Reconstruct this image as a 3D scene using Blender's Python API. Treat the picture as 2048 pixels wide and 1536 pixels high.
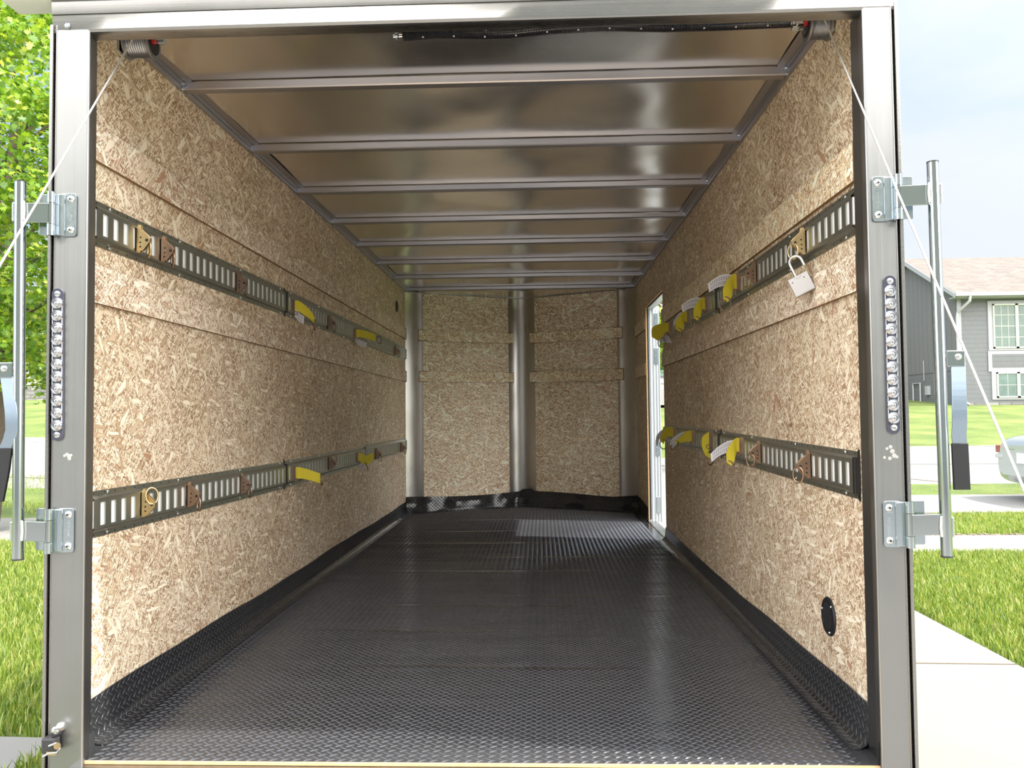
import bpy, math, random
import numpy as np
from mathutils import Vector, Matrix
random.seed(7); RNG=np.random.default_rng(7)
C=bpy.context.scene.collection
SC=bpy.context.scene
for o in list(bpy.data.objects): bpy.data.objects.remove(o)

# ---------------------------------------------------------------- camera
CAM=Vector((0.18159,-1.97072,0.88))
cr=Vector((0.99921287,0.03842758,-0.0098465)); cu=Vector((0.01127144,-0.03704242,0.99925013)); cf=Vector((-0.03803403,0.99857457,0.0374464))
cd=bpy.data.cameras.new('camera'); co=bpy.data.objects.new('camera',cd); C.objects.link(co)
M=Matrix.Identity(4)
for i in range(3): M[i][0]=cr[i]; M[i][1]=cu[i]; M[i][2]=-cf[i]; M[i][3]=CAM[i]
co.matrix_world=M
cd.sensor_fit='HORIZONTAL'; cd.sensor_width=36; cd.lens=36*1609.195/2048; cd.clip_start=0.02; cd.clip_end=500
SC.camera=co

# ---------------------------------------------------------------- look, sun, sky
SC.view_settings.view_transform='Standard'; SC.view_settings.look='None'; SC.view_settings.gamma=1
SC.view_settings.use_curve_mapping=False
SC.view_settings.exposure=0.72
SUN=Vector((1,-0.185,1.55)).normalized()
sl=bpy.data.lights.new('sun','SUN'); sl.energy=3.9; sl.angle=math.radians(1.3); sl.color=(1,0.955,0.87)
so=bpy.data.objects.new('sun',sl); C.objects.link(so); so.location=(6,-3,8)
so.rotation_euler=SUN.to_track_quat('Z','Y').to_euler()
SKY_GAIN=1.0

def nodes(nt):
    nt.nodes.clear()
    class N:
        def __init__(s): s.nt=nt
        def n(s,t,**kw):
            nd=nt.nodes.new('ShaderNode'+t)
            for k,v in kw.items():
                if k=='ins':
                    for a,b in v.items():
                        sock=nd.inputs[a]
                        if isinstance(b,bpy.types.NodeSocket): nt.links.new(b,sock)
                        else: sock.default_value=b
                else: setattr(nd,k,v)
            return nd
        def m(s,op,a,b=None,c=None,clamp=False):
            nd=nt.nodes.new('ShaderNodeMath'); nd.operation=op; nd.use_clamp=clamp
            for i,v in enumerate((a,b,c)):
                if v is None: continue
                if isinstance(v,bpy.types.NodeSocket): nt.links.new(v,nd.inputs[i])
                else: nd.inputs[i].default_value=v
            return nd.outputs[0]
        def mix(s,f,a,b,mode='MIX'):
            nd=nt.nodes.new('ShaderNodeMix'); nd.data_type='RGBA'; nd.blend_type=mode
            for i,v in ((0,f),(6,a),(7,b)):
                if isinstance(v,bpy.types.NodeSocket): nt.links.new(v,nd.inputs[i])
                else: nd.inputs[i].default_value=(*v,1) if isinstance(v,tuple) and len(v)==3 else v
            return nd.outputs[2]
        def ramp(s,f,stops,interp='LINEAR'):
            nd=nt.nodes.new('ShaderNodeValToRGB'); nd.color_ramp.interpolation=interp
            e=nd.color_ramp.elements
            while len(e)<len(stops): e.new(0.5)
            for el,(p,c) in zip(e,stops): el.position=p; el.color=(*c,1)
            nt.links.new(f,nd.inputs[0]); return nd.outputs[0]
        def l(s,a,b): nt.links.new(a,b)
    return N()

w=bpy.data.worlds.new('sky'); SC.world=w; w.use_nodes=True; N=nodes(w.node_tree)
tc=N.n('TexCoord'); sep=N.n('SeparateXYZ',ins={0:tc.outputs['Generated']})
hz=N.m('MAXIMUM',sep.outputs[2],0.0)
zc=N.m('ADD',hz,0.12)
cv=N.n('CombineXYZ',ins={0:N.m('DIVIDE',sep.outputs[0],zc),1:N.m('DIVIDE',sep.outputs[1],zc),2:0.0})
no=N.n('TexNoise',ins={'Vector':cv.outputs[0],'Scale':0.9,'Detail':7.0,'Roughness':0.55,'Distortion':0.6})
# haze is thick towards the sun's side (+x), clearer blue towards -x
side=N.m('MULTIPLY_ADD',sep.outputs[0],0.75,0.45,clamp=True)
cl=N.m('ADD',N.m('MULTIPLY_ADD',no.outputs[0],2.6,-1.15),side,clamp=True)
grad=N.ramp(hz,[(0.0,(0.88,0.94,1.0)),(0.25,(0.60,0.76,0.98)),(0.8,(0.28,0.47,0.85))])
sky=N.mix(cl,grad,(0.82,0.875,0.95))
# unseen sky behind the camera (-y) brightened to light the interior
back=N.m('MULTIPLY_ADD',sep.outputs[1],-1.0,0.15,clamp=True)
up_=N.m('MULTIPLY_ADD',sep.outputs[2],3.0,0.30,clamp=True)
st=N.m('ADD',N.m('MULTIPLY',N.m('MULTIPLY',back,up_),4.6),0.64)
dots=N.n('VectorMath',operation='DOT_PRODUCT',ins={0:tc.outputs['Generated'],1:tuple(SUN)}).outputs['Value']
st=N.m('ADD',st,N.m('MULTIPLY',N.m('POWER',N.m('MAXIMUM',dots,0.0),4.0),1.7))   # haze glow added round the sun to light the left wall
sky=N.mix(N.m('MULTIPLY',back,1.6,clamp=True),sky,(0.90,0.885,0.865))
bg=N.n('Background',ins={0:sky,1:N.m('MULTIPLY',st,SKY_GAIN)})
wo=N.n('OutputWorld'); N.l(bg.outputs[0],wo.inputs[0])

# ---------------------------------------------------------------- materials
def mat(name):
    m=bpy.data.materials.new(name); m.use_nodes=True; return m,nodes(m.node_tree)
def fin(N,**ins):
    b=N.n('BsdfPrincipled',ins={k:v for k,v in ins.items()}); o=N.n('OutputMaterial'); N.l(b.outputs[0],o.inputs[0]); return b
def c4(c): return (*c,1)
def plain(name,col,rough=0.5,metal=0.0,var=0.06,scale=30,bump=0.0,**kw):
    m,N=mat(name); tc=N.n('TexCoord')
    no=N.n('TexNoise',ins={'Vector':tc.outputs['Object'],'Scale':scale,'Detail':4.0})
    a=tuple(max(0,x*(1-var)) for x in col); b=tuple(min(1,x*(1+var)) for x in col)
    ins={'Base Color':N.mix(no.outputs[0],a,b),'Roughness':rough,'Metallic':metal}
    ins.update(kw)
    if bump:
        bp=N.n('Bump',ins={'Height':no.outputs[0],'Strength':bump,'Distance':0.002}); ins['Normal']=bp.outputs[0]
    fin(N,**ins); return m
def brushed(name,col,rough=0.3,sc=(400,400,3),amt=0.12,wave=0.0,wscale=2.0,wdist=0.02):
    m,N=mat(name); tc=N.n('TexCoord')
    mp=N.n('Mapping',ins={0:tc.outputs['Object'],3:sc})
    no=N.n('TexNoise',ins={'Vector':mp.outputs[0],'Scale':1.0,'Detail':3.0})
    n2=N.n('TexNoise',ins={'Vector':tc.outputs['Object'],'Scale':5.0,'Detail':3.0})
    r=N.m('ADD',N.m('MULTIPLY_ADD',no.outputs[0],amt,rough-amt*0.5),N.m('MULTIPLY_ADD',n2.outputs[0],0.1,-0.05))
    cc=N.mix(n2.outputs[0],tuple(x*0.92 for x in col),tuple(min(1,x*1.05) for x in col))
    ins={'Base Color':cc,'Roughness':r,'Metallic':1.0}
    b1=N.n('Bump',ins={'Height':no.outputs[0],'Strength':0.05,'Distance':0.0005})
    if wave:
        w3=N.n('TexNoise',ins={'Vector':tc.outputs['Object'],'Scale':wscale,'Detail':1.0})
        b2=N.n('Bump',ins={'Height':w3.outputs[0],'Strength':wave,'Distance':wdist,'Normal':b1.outputs[0]}); ins['Normal']=b2.outputs[0]
    else: ins['Normal']=b1.outputs[0]
    fin(N,**ins); return m

def osb(name,seed=0.0,bright=1.0,warm=1.0,rot=0.0):
    m,N=mat(name); uv=N.n('TexCoord').outputs['UV']
    off=N.n('Mapping',ins={0:uv,1:(seed*3.7,seed*1.9,0),2:(0,0,rot)}).outputs[0]
    dn=N.n('TexNoise',ins={'Vector':off,'Scale':22.0,'Detail':2.0})
    dd=N.n('VectorMath',operation='MULTIPLY_ADD',ins={0:dn.outputs['Color'],1:(0.010,0.010,0),2:off}).outputs[0]
    lay=[(0.3,0.022,0.0046,0.0),(1.35,0.018,0.0038,0.40),(2.3,0.020,0.0042,0.45),(-0.35,0.024,0.0045,0.55),(0.9,0.014,0.0032,0.55),(-0.1,0.052,0.010,0.91),(0.75,0.060,0.014,0.95),(2.0,0.045,0.011,0.94)]
    val=None; kind=None
    for i,(a,L,W,th) in enumerate(lay):
        mp=N.n('Mapping',vector_type='TEXTURE',ins={0:dd,1:(i*0.31,i*0.77,0),2:(0,0,a),3:(L,W,1)}).outputs[0]
        v=N.n('TexVoronoi',voronoi_dimensions='2D',ins={'Vector':mp,'Scale':1.0,'Randomness':1.0})
        e=N.n('TexVoronoi',voronoi_dimensions='2D',feature='DISTANCE_TO_EDGE',ins={'Vector':mp,'Scale':1.0,'Randomness':1.0})
        s=N.n('SeparateColor',ins={0:v.outputs['Color']})
        ed=N.m('MULTIPLY',e.outputs['Distance'],9.0,clamp=True)
        ed=N.m('MULTIPLY_ADD',ed,0.52,0.48)
        t=N.m('MULTIPLY',N.m('MULTIPLY_ADD',s.outputs[0],0.60,0.36),ed)
        if i>=5: t=N.m('MULTIPLY',N.m('MULTIPLY_ADD',s.outputs[0],0.45,0.48),N.m('MULTIPLY_ADD',ed,0.6,0.4))
        if val is None: val=t; kind=s.outputs[2]
        else:
            mk=N.m('GREATER_THAN',s.outputs[1],th)
            val=N.m('ADD',N.m('MULTIPLY',val,N.m('SUBTRACT',1.0,mk)),N.m('MULTIPLY',t,mk))
            kind=N.m('ADD',N.m('MULTIPLY',kind,N.m('SUBTRACT',1.0,mk)),N.m('MULTIPLY',s.outputs[2],mk))
    gr=N.n('Mapping',ins={0:uv,3:(500,60,1)}).outputs[0]
    gn=N.n('TexNoise',ins={'Vector':gr,'Scale':1.0,'Detail':2.0})
    bn=N.n('TexNoise',ins={'Vector':off,'Scale':3.0,'Detail':3.0})
    val=N.m('ADD',val,N.m('MULTIPLY_ADD',gn.outputs[0],0.10,-0.05)); val=N.m('ADD',val,N.m('MULTIPLY_ADD',bn.outputs[0],0.22,-0.11))
    b=bright
    def k(r,g,bb): return (min(1,r*b),min(1,g*b),min(1,bb*b/warm))
    col=N.ramp(val,[(0.18,k(0.06,0.03,0.014)),(0.34,k(0.29,0.17,0.098)),(0.50,k(0.54,0.392,0.252)),(0.64,k(0.76,0.625,0.455)),(0.82,k(0.92,0.83,0.67))])
    red=N.m('GREATER_THAN',kind,0.955)
    col=N.mix(N.m('MULTIPLY',red,0.62),col,k(0.36,0.15,0.07))
    bp=N.n('Bump',ins={'Height':val,'Strength':0.35,'Distance':0.0012})
    fin(N,**{'Base Color':col,'Roughness':0.62,'Normal':bp.outputs[0],'Specular IOR Level':0.35}); return m

def diamond(name,loz=True):
    m,N=mat(name); uv=N.n('TexCoord').outputs['UV']
    dn=N.n('TexNoise',ins={'Vector':uv,'Scale':1.2,'Detail':2.0})
    P=0.027; hs=[]
    for off,a in ((0.0,0.66),(0.5,-0.66)):
        s=N.n('VectorMath',operation='SCALE',ins={0:uv,3:1.0/P}).outputs[0]
        s=N.n('VectorMath',operation='ADD',ins={0:s,1:(off+50,off+50,0)}).outputs[0]
        f=N.n('VectorMath',operation='FRACTION',ins={0:s}).outputs[0]
        f=N.n('VectorMath',operation='SUBTRACT',ins={0:f,1:(0.5,0.5,0)}).outputs[0]
        x=N.n('SeparateXYZ',ins={0:f}); ca,sa=math.cos(a),math.sin(a)
        u=N.m('ADD',N.m('MULTIPLY',x.outputs[0],ca),N.m('MULTIPLY',x.outputs[1],sa))
        v=N.m('ADD',N.m('MULTIPLY',x.outputs[0],-sa),N.m('MULTIPLY',x.outputs[1],ca))
        q=N.m('ADD',N.m('POWER',N.m('ABSOLUTE',N.m('DIVIDE',u,0.47)),1.7),N.m('POWER',N.m('ABSOLUTE',N.m('DIVIDE',v,0.12)),2.0))
        hs.append(N.m('SUBTRACT',1.0,q,clamp=True))
    h=N.m('MAXIMUM',hs[0],hs[1])
    h=N.m('POWER',h,0.6)
    bp=N.n('Bump',ins={'Height':h,'Strength':1.0 if loz else 0.0,'Distance':0.0050})
    wr=N.n('TexNoise',ins={'Vector':N.n('Mapping',ins={0:uv,3:(0.7,4.0,1)}).outputs[0],'Scale':1.6,'Detail':2.0})
    b2=N.n('Bump',ins={'Height':wr.outputs[0],'Strength':0.5,'Distance':0.02,'Normal':bp.outputs[0]})
    # pale dust specks near the threshold
    sp=N.n('TexNoise',ins={'Vector':uv,'Scale':420.0,'Detail':1.0})
    ns=N.n('TexNoise',ins={'Vector':uv,'Scale':5.0,'Detail':2.0})
    dust=N.m('MULTIPLY',N.m('GREATER_THAN',sp.outputs[0],0.715),N.m('GREATER_THAN',ns.outputs[0],0.52))
    col=N.mix(N.m('MULTIPLY',dust,0.6),(0.008,0.009,0.012),(0.5,0.48,0.45))
    col=N.mix(N.m('MULTIPLY',ns.outputs[0],0.2),col,(0.03,0.03,0.032))
    if loz: col=N.mix(N.m('MULTIPLY',h,0.5),col,(0.10,0.10,0.11))  # lozenge tops coloured paler to stand in for specular glints
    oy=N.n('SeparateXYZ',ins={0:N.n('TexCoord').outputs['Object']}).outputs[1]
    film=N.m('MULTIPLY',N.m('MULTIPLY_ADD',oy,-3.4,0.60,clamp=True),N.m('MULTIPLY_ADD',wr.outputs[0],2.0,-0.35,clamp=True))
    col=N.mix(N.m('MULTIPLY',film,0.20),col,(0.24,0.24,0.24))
    fin(N,**{'Base Color':col,'Roughness':N.m('MULTIPLY_ADD',ns.outputs[0],0.2,0.10),'Normal':b2.outputs[0],'Specular IOR Level':0.6,'Sheen Weight':0.035,'Sheen Roughness':0.4}); return m

def concrete(name,col=(0.25,0.237,0.215)):
    m,N=mat(name); tc=N.n('TexCoord').outputs['Object']
    a=N.n('TexNoise',ins={'Vector':tc,'Scale':1.3,'Detail':6.0,'Roughness':0.65}); b=N.n('TexNoise',ins={'Vector':tc,'Scale':90.0,'Detail':3.0})
    f=N.m('ADD',N.m('MULTIPLY',a.outputs[0],0.75),N.m('MULTIPLY',b.outputs[0],0.3))
    c=N.mix(f,tuple(x*0.82 for x in col),tuple(x*1.15 for x in col))
    bp=N.n('Bump',ins={'Height':b.outputs[0],'Strength':0.2,'Distance':0.002})
    fin(N,**{'Base Color':c,'Roughness':0.85,'Normal':bp.outputs[0]}); return m

def lawnmat(name):
    m,N=mat(name); tc=N.n('TexCoord').outputs['Object']
    a=N.n('TexNoise',ins={'Vector':tc,'Scale':0.9,'Detail':5.0}); b=N.n('TexNoise',ins={'Vector':N.n('Mapping',ins={0:tc,3:(60,25,60)}).outputs[0],'Scale':1.0,'Detail':4.0})
    f=N.m('ADD',N.m('MULTIPLY',a.outputs[0],0.5),N.m('MULTIPLY',b.outputs[0],0.5))
    c=N.ramp(f,[(0.3,(0.05,0.095,0.016)),(0.5,(0.13,0.18,0.032)),(0.66,(0.25,0.28,0.075)),(0.8,(0.38,0.34,0.14))])
    bp=N.n('Bump',ins={'Height':b.outputs[0],'Strength':0.8,'Distance':0.03})
    fin(N,**{'Base Color':c,'Roughness':0.8,'Normal':bp.outputs[0]}); return m
def leafmat(name,stops,trans=0.45):
    m,N=mat(name); g=N.n('NewGeometry')
    c=N.ramp(g.outputs['Random Per Island'],stops)
    d=N.n('BsdfDiffuse',ins={0:c}); t=N.n('BsdfTranslucent',ins={0:N.mix(1.0,c,(1.0,1.0,0.55),'MULTIPLY')}); gl=N.n('BsdfGlossy',ins={0:(1,1,1,1),1:0.45})
    x=N.n('MixShader',ins={0:trans,1:d.outputs[0],2:t.outputs[0]}); y=N.n('MixShader',ins={0:0.05,1:x.outputs[0],2:gl.outputs[0]})
    o=N.n('OutputMaterial'); N.l(y.outputs[0],o.inputs[0]); return m
def glass(name,col=(0.9,0.95,0.97),rough=0.05):
    m,N=mat(name); g=N.n('BsdfGlass',ins={0:(*col,1),1:rough,2:1.45}); o=N.n('OutputMaterial')
    t=N.n('BsdfTransparent',ins={0:(*col,1)}); gl=N.n('BsdfGlossy',ins={0:(1,1,1,1),1:rough})
    fr=N.n('Fresnel',ins={0:1.5}); x=N.n('MixShader',ins={0:fr.outputs[0],1:t.outputs[0],2:gl.outputs[0]}); N.l(x.outputs[0],o.inputs[0])
    nt=m.node_tree; nt.nodes.remove(g); return m
def siding(name,col,pitch,axis=2,sharp=0.12,bumpd=0.012):
    m,N=mat(name); s=N.n('SeparateXYZ',ins={0:N.n('TexCoord').outputs['Object']})
    f=N.m('FRACT',N.m('DIVIDE',s.outputs[axis],pitch))
    ln=N.m('LESS_THAN',f,sharp)
    no=N.n('TexNoise',ins={'Vector':N.n('TexCoord').outputs['Object'],'Scale':6.0,'Detail':5.0})
    c=N.mix(no.outputs[0],tuple(x*0.88 for x in col),tuple(x*1.1 for x in col))
    c=N.mix(N.m('MULTIPLY',ln,0.35),c,tuple(x*0.45 for x in col))
    bp=N.n('Bump',ins={'Height':f,'Strength':0.6,'Distance':bumpd})
    fin(N,**{'Base Color':c,'Roughness':0.75,'Normal':bp.outputs[0]}); return m
def bricks(name,c1,c2,mort,sc,w=0.5,h=0.25,ms=0.02):
    m,N=mat(name); uv=N.n('TexCoord').outputs['UV']
    b=N.n('TexBrick',ins={'Vector':uv,'Color1':c4(c1),'Color2':c4(c2),'Mortar':c4(mort),'Scale':sc,'Mortar Size':ms,'Brick Width':w,'Row Height':h,'Bias':0.0})
    no=N.n('TexNoise',ins={'Vector':uv,'Scale':7.0,'Detail':6.0})
    c=N.mix(0.35,b.outputs[0],N.mix(no.outputs[0],c1,c2))
    fin(N,**{'Base Color':c,'Roughness':0.9}); return m

MT={}
MT['osbL']=osb('oriented_strand_board_left',1.0,1.06)
MT['osbR']=osb('oriented_strand_board_right',2.3,1.0)
MT['osbF']=osb('oriented_strand_board_front',4.1,1.28,rot=0.2)
MT['osbA']=osb('oriented_strand_board_pale_strip',5.2,1.14,0.94)
MT['osbB']=osb('oriented_strand_board_batten',6.9,1.36,1.06,rot=1.3)
MT['cut_shade']=plain('sawn_edge_and_shadow_line',(0.22,0.125,0.06),0.8,var=0.4,scale=200)  # sawn board edges, and the painted shadow lines on the front battens
MT['wood']=plain('raw_wood_edge',(0.62,0.40,0.20),0.7,var=0.3,scale=60)
MT['ply']=plain('ramp_plywood',(0.55,0.42,0.27),0.6,var=0.2,scale=12)
MT['vinyl']=diamond('black_diamond_vinyl')
MT['vinylf']=diamond('black_vinyl_sheet',False)
MT['tread']=plain('black_tread_painted_glint',(0.06,0.062,0.070),0.20,var=0.25,scale=8,**{'Specular IOR Level':0.75})  # lighter than the sheet so glints on the lozenges are in the colour
MT['alu']=brushed('brushed_aluminium',(0.33,0.33,0.325),0.36)
MT['aluH']=brushed('brushed_aluminium_header',(0.37,0.36,0.345),0.28,sc=(3,400,400),wave=0.1)
MT['ceil']=brushed('thin_aluminium_roof_sheet',(0.84,0.81,0.76),0.22,sc=(2,300,300),amt=0.08,wave=0.5,wscale=2.2,wdist=0.03)
MT['bow']=brushed('galvanised_roof_bow',(0.50,0.49,0.53),0.38,sc=(3,200,200))
MT['nose']=brushed('aluminium_corner_sheet',(0.47,0.45,0.43),0.30,sc=(200,200,3),wave=0.35,wscale=3.0)
MT['zinc']=brushed('zinc_plate',(0.50,0.56,0.60),0.2,sc=(60,60,60),amt=0.2)
MT['chrome']=brushed('polished_steel_tube',(0.46,0.50,0.51),0.13,sc=(200,200,4),amt=0.06)
MT['track']=brushed('galvanised_track',(0.46,0.47,0.42),0.42,sc=(30,30,30),amt=0.15)
MT['white']=plain('white_backing',(0.84,0.85,0.88),0.5,var=0.02)
MT['black']=plain('black_plastic',(0.012,0.012,0.014),0.45)
MT['rubber']=plain('black_rubber_sheet',(0.035,0.035,0.037),0.35,bump=0.1)
MT['yzinc']=brushed('yellow_zinc',(0.66,0.49,0.26),0.30,sc=(40,40,40),amt=0.2)
MT['czinc']=brushed('copper_toned_zinc',(0.40,0.26,0.18),0.32,sc=(40,40,40),amt=0.2)
MT['dzinc']=brushed('dark_bronze_zinc',(0.30,0.21,0.16),0.36,sc=(40,40,40),amt=0.2)
MT['yweb']=plain('yellow_webbing',(0.72,0.60,0.035),0.7,scale=300,var=0.12,bump=0.4)
MT['tag']=plain('white_label_fabric',(0.72,0.70,0.76),0.7,var=0.03)
MT['scuff']=plain('dried_smudge',(0.36,0.36,0.34),0.7)
MT['ink']=plain('grey_print',(0.22,0.22,0.25),0.8)
MT['lock']=brushed('nickel_padlock',(0.46,0.43,0.42),0.30,sc=(3,300,300))
MT['steel']=brushed('bright_steel',(0.75,0.76,0.78),0.18,sc=(40,40,40))
MT['cable']=plain('pale_steel_cable',(0.72,0.71,0.68),0.45,metal=0.4,scale=300,var=0.15,bump=0.3)
MT['spring']=plain('black_spring',(0.018,0.018,0.026),0.25)
MT['drum']=brushed('cast_grey_drum',(0.42,0.42,0.44),0.42)
MT['red']=plain('red_paint',(0.5,0.02,0.02),0.4)
MT['blue']=brushed('blued_steel_lever',(0.36,0.44,0.54),0.32,sc=(3,200,200))
MT['lens']=plain('clear_lens_plastic',(0.62,0.64,0.68),0.12,var=0.05,**{'Transmission Weight':0.35,'IOR':1.45,'Coat Weight':1.0})
MT['reflector']=brushed('lamp_reflector',(0.50,0.51,0.54),0.26)
MT['smoke']=plain('dark_clear_housing',(0.05,0.05,0.075),0.12,**{'Coat Weight':1.0})
MT['pwhite']=plain('white_painted_jamb',(0.62,0.66,0.70),0.35,metal=0.3,var=0.03)
MT['vskin']=plain('black_outer_skin',(0.02,0.02,0.022),0.3)
MT['conc']=concrete('driveway_concrete')
MT['conc2']=concrete('street_concrete',(0.25,0.24,0.222))
MT['lawn']=lawnmat('lawn')
MT['blade']=leafmat('grass_blade',[(0.0,(0.085,0.155,0.02)),(0.4,(0.20,0.30,0.035)),(0.8,(0.36,0.43,0.08)),(1.0,(0.52,0.47,0.18))],0.3)
MT['leaf']=leafmat('maple_leaf',[(0.0,(0.07,0.17,0.015)),(0.35,(0.17,0.33,0.02)),(0.75,(0.33,0.48,0.035)),(0.95,(0.48,0.56,0.06)),(1.0,(0.55,0.55,0.10))],0.42)
MT['bark']=plain('bark',(0.10,0.075,0.055),0.9,var=0.3,bump=0.5)
MT['lap']=siding('grey_lap_siding',(0.135,0.14,0.148),0.19)
MT['bab']=siding('grey_board_and_batten',(0.145,0.145,0.15),0.42,axis=1,sharp=0.12)
MT['added_garage']=siding('added_white_lap_siding',(0.74,0.72,0.68),0.2)
MT['added_gdoor']=plain('added_white_garage_door',(0.80,0.79,0.76),0.5,var=0.02)
MT['pale']=siding('pale_lap_siding',(0.50,0.48,0.44),0.2)
MT['htrim']=plain('pale_grey_trim',(0.33,0.34,0.35),0.6,var=0.03)
MT['ctrim']=plain('cream_window_frame',(0.46,0.48,0.41),0.5,var=0.02)
MT['shingle']=bricks('asphalt_shingle',(0.20,0.165,0.14),(0.115,0.098,0.085),(0.10,0.085,0.075),1.0,0.35,0.16,0.012)
MT['stone']=bricks('stone_foundation',(0.30,0.29,0.27),(0.12,0.12,0.12),(0.07,0.07,0.07),1.0,0.5,0.2,0.03)
MT['paneg']=plain('reflective_window_glass',(0.07,0.12,0.10),0.08,var=0.5,scale=3,**{'Coat Weight':0.6})
MT['blind']=plain('window_blind',(0.15,0.19,0.16),0.6)
MT['car']=plain('silver_car_paint',(0.42,0.46,0.47),0.22,metal=0.4,var=0.02,**{'Coat Weight':0.7})
MT['carg']=plain('car_glass',(0.02,0.03,0.035),0.05)
MT['tire']=plain('tyre_rubber',(0.02,0.02,0.02),0.8)
MT['soil']=plain('bare_soil',(0.20,0.16,0.11),0.95,var=0.3,scale=20)

# ---------------------------------------------------------------- mesh helpers
class MB:
    def __init__(s): s.v=[]; s.f=[]; s.m=[]
    def add(s,vs,fs,mi=0):
        b=len(s.v); s.v+= [tuple(p) for p in vs]; s.f+=[tuple(b+i for i in f) for f in fs]; s.m+=[mi]*len(fs); return s
    def box(s,a,b,mi=0,T=None):
        x0,y0,z0=a; x1,y1,z1=b
        vs=[(x0,y0,z0),(x1,y0,z0),(x1,y1,z0),(x0,y1,z0),(x0,y0,z1),(x1,y0,z1),(x1,y1,z1),(x0,y1,z1)]
        if T: vs=[T@Vector(p) for p in vs]
        return s.add(vs,[(0,3,2,1),(4,5,6,7),(0,1,5,4),(1,2,6,5),(2,3,7,6),(3,0,4,7)],mi)
    def hexa(s,lo,hi,mi=0):
        n=len(lo); fs=[tuple(reversed(range(n))),tuple(range(n,2*n))]+[(i,(i+1)%n,n+(i+1)%n,n+i) for i in range(n)]
        return s.add(list(lo)+list(hi),fs,mi)
    def prism(s,poly,h,f,mi=0):   # poly 2d, extruded between h0,h1 ; f(u,v,h)->xyz
        return s.hexa([f(u,v,h[0]) for u,v in poly],[f(u,v,h[1]) for u,v in poly],mi)
    def tube(s,path,r,n=8,mi=0,cap=True):
        P=[Vector(p) for p in path]; rr=r if isinstance(r,(list,tuple)) else [r]*len(P)
        vs=[]; fs=[]; up=None
        for i,p in enumerate(P):
            t=(P[min(i+1,len(P)-1)]-P[max(i-1,0)]).normalized()
            if up is None:
                up=Vector((0,0,1)) if abs(t.z)<0.9 else Vector((1,0,0))
            a=t.cross(up)
            if a.length<1e-6: a=t.cross(Vector((0,1,0)))
            a.normalize(); b=a.cross(t).normalized(); up=b
            for k in range(n):
                an=2*math.pi*k/n; vs.append(p+(a*math.cos(an)+b*math.sin(an))*rr[i])
        for i in range(len(P)-1):
            for k in range(n):
                fs.append((i*n+k,i*n+(k+1)%n,(i+1)*n+(k+1)%n,(i+1)*n+k))
        if cap: fs.append(tuple(reversed(range(n)))); fs.append(tuple((len(P)-1)*n+k for k in range(n)))
        return s.add(vs,fs,mi)
    def lathe(s,prof,org,axis,n=24,mi=0):  # prof [(r,h)]
        ax=Vector(axis).normalized(); a=ax.orthogonal().normalized(); b=ax.cross(a); o=Vector(org)
        vs=[]; fs=[]
        for r,h in prof:
            for k in range(n):
                an=2*math.pi*k/n; vs.append(o+ax*h+(a*math.cos(an)+b*math.sin(an))*r)
        for i in range(len(prof)-1):
            for k in range(n): fs.append((i*n+k,i*n+(k+1)%n,(i+1)*n+(k+1)%n,(i+1)*n+k))
        fs.append(tuple(reversed(range(n)))); fs.append(tuple((len(prof)-1)*n+k for k in range(n)))
        return s.add(vs,fs,mi)
    def torus(s,c,R,r,nrm,n=28,k=8,mi=0,sq=(1,1)):
        nn=Vector(nrm).normalized(); a=nn.cross(Vector((0,0,1)))
        a=a.normalized() if a.length>1e-5 else Vector((1,0,0)); b=a.cross(nn); c=Vector(c); vs=[];fs=[]
        for i in range(n):
            t=2*math.pi*i/n; d=a*math.cos(t)*sq[0]+b*math.sin(t)*sq[1]
            for j in range(k):
                p=2*math.pi*j/k; vs.append(c+d*R+(d.normalized()*math.cos(p)+nn*math.sin(p))*r)
        for i in range(n):
            for j in range(k): fs.append((i*k+j,((i+1)%n)*k+j,((i+1)%n)*k+(j+1)%k,i*k+(j+1)%k))
        return s.add(vs,fs,mi)
    def sheet(s,rows,th,mi=0):   # rows: grid of points, solidified by th along average normal
        R=len(rows); K=len(rows[0]); V=[[Vector(p) for p in r] for r in rows]; top=[];bot=[]
        for i in range(R):
            for j in range(K):
                du=V[min(i+1,R-1)][j]-V[max(i-1,0)][j]; dv=V[i][min(j+1,K-1)]-V[i][max(j-1,0)]
                nn=du.cross(dv); nn=nn.normalized() if nn.length>1e-9 else Vector((0,0,1))
                top.append(V[i][j]+nn*th/2); bot.append(V[i][j]-nn*th/2)
        n=R*K; fs=[]
        for i in range(R-1):
            for j in range(K-1):
                a=i*K+j; fs.append((a,a+K,a+K+1,a+1)); fs.append((n+a,n+a+1,n+a+K+1,n+a+K))
        for j in range(K-1):
            fs.append((j,j+1,n+j+1,n+j)); a=(R-1)*K+j; fs.append((a+1,a,n+a,n+a+1))
        for i in range(R-1):
            a=i*K; fs.append((a+K,a,n+a,n+a+K)); a=i*K+K-1; fs.append((a,a+K,n+a+K,n+a))
        return s.add(top+bot,fs,mi)
    def build(s,name,mats,parent=None,smooth=None,base=None,bevel=0.0,uvs=1.0):
        if not isinstance(mats,(list,tuple)): mats=[mats]
        me=bpy.data.meshes.new(name); off=Vector(base) if base is not None else (Vector(parent.matrix_world.translation) if parent is not None and parent.get('_w') else Vector((0,0,0)))
        vs=[(p[0]-off.x,p[1]-off.y,p[2]-off.z) for p in s.v]
        me.from_pydata(vs,[],s.f)
        for m in mats: me.materials.append(MT[m] if isinstance(m,str) else m)
        me.polygons.foreach_set('material_index',s.m)
        uv=me.uv_layers.new(name='UVMap'); n=len(me.loops); co=np.empty(len(me.vertices)*3); me.vertices.foreach_get('co',co); co=co.reshape(-1,3)+np.array(off)
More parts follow.
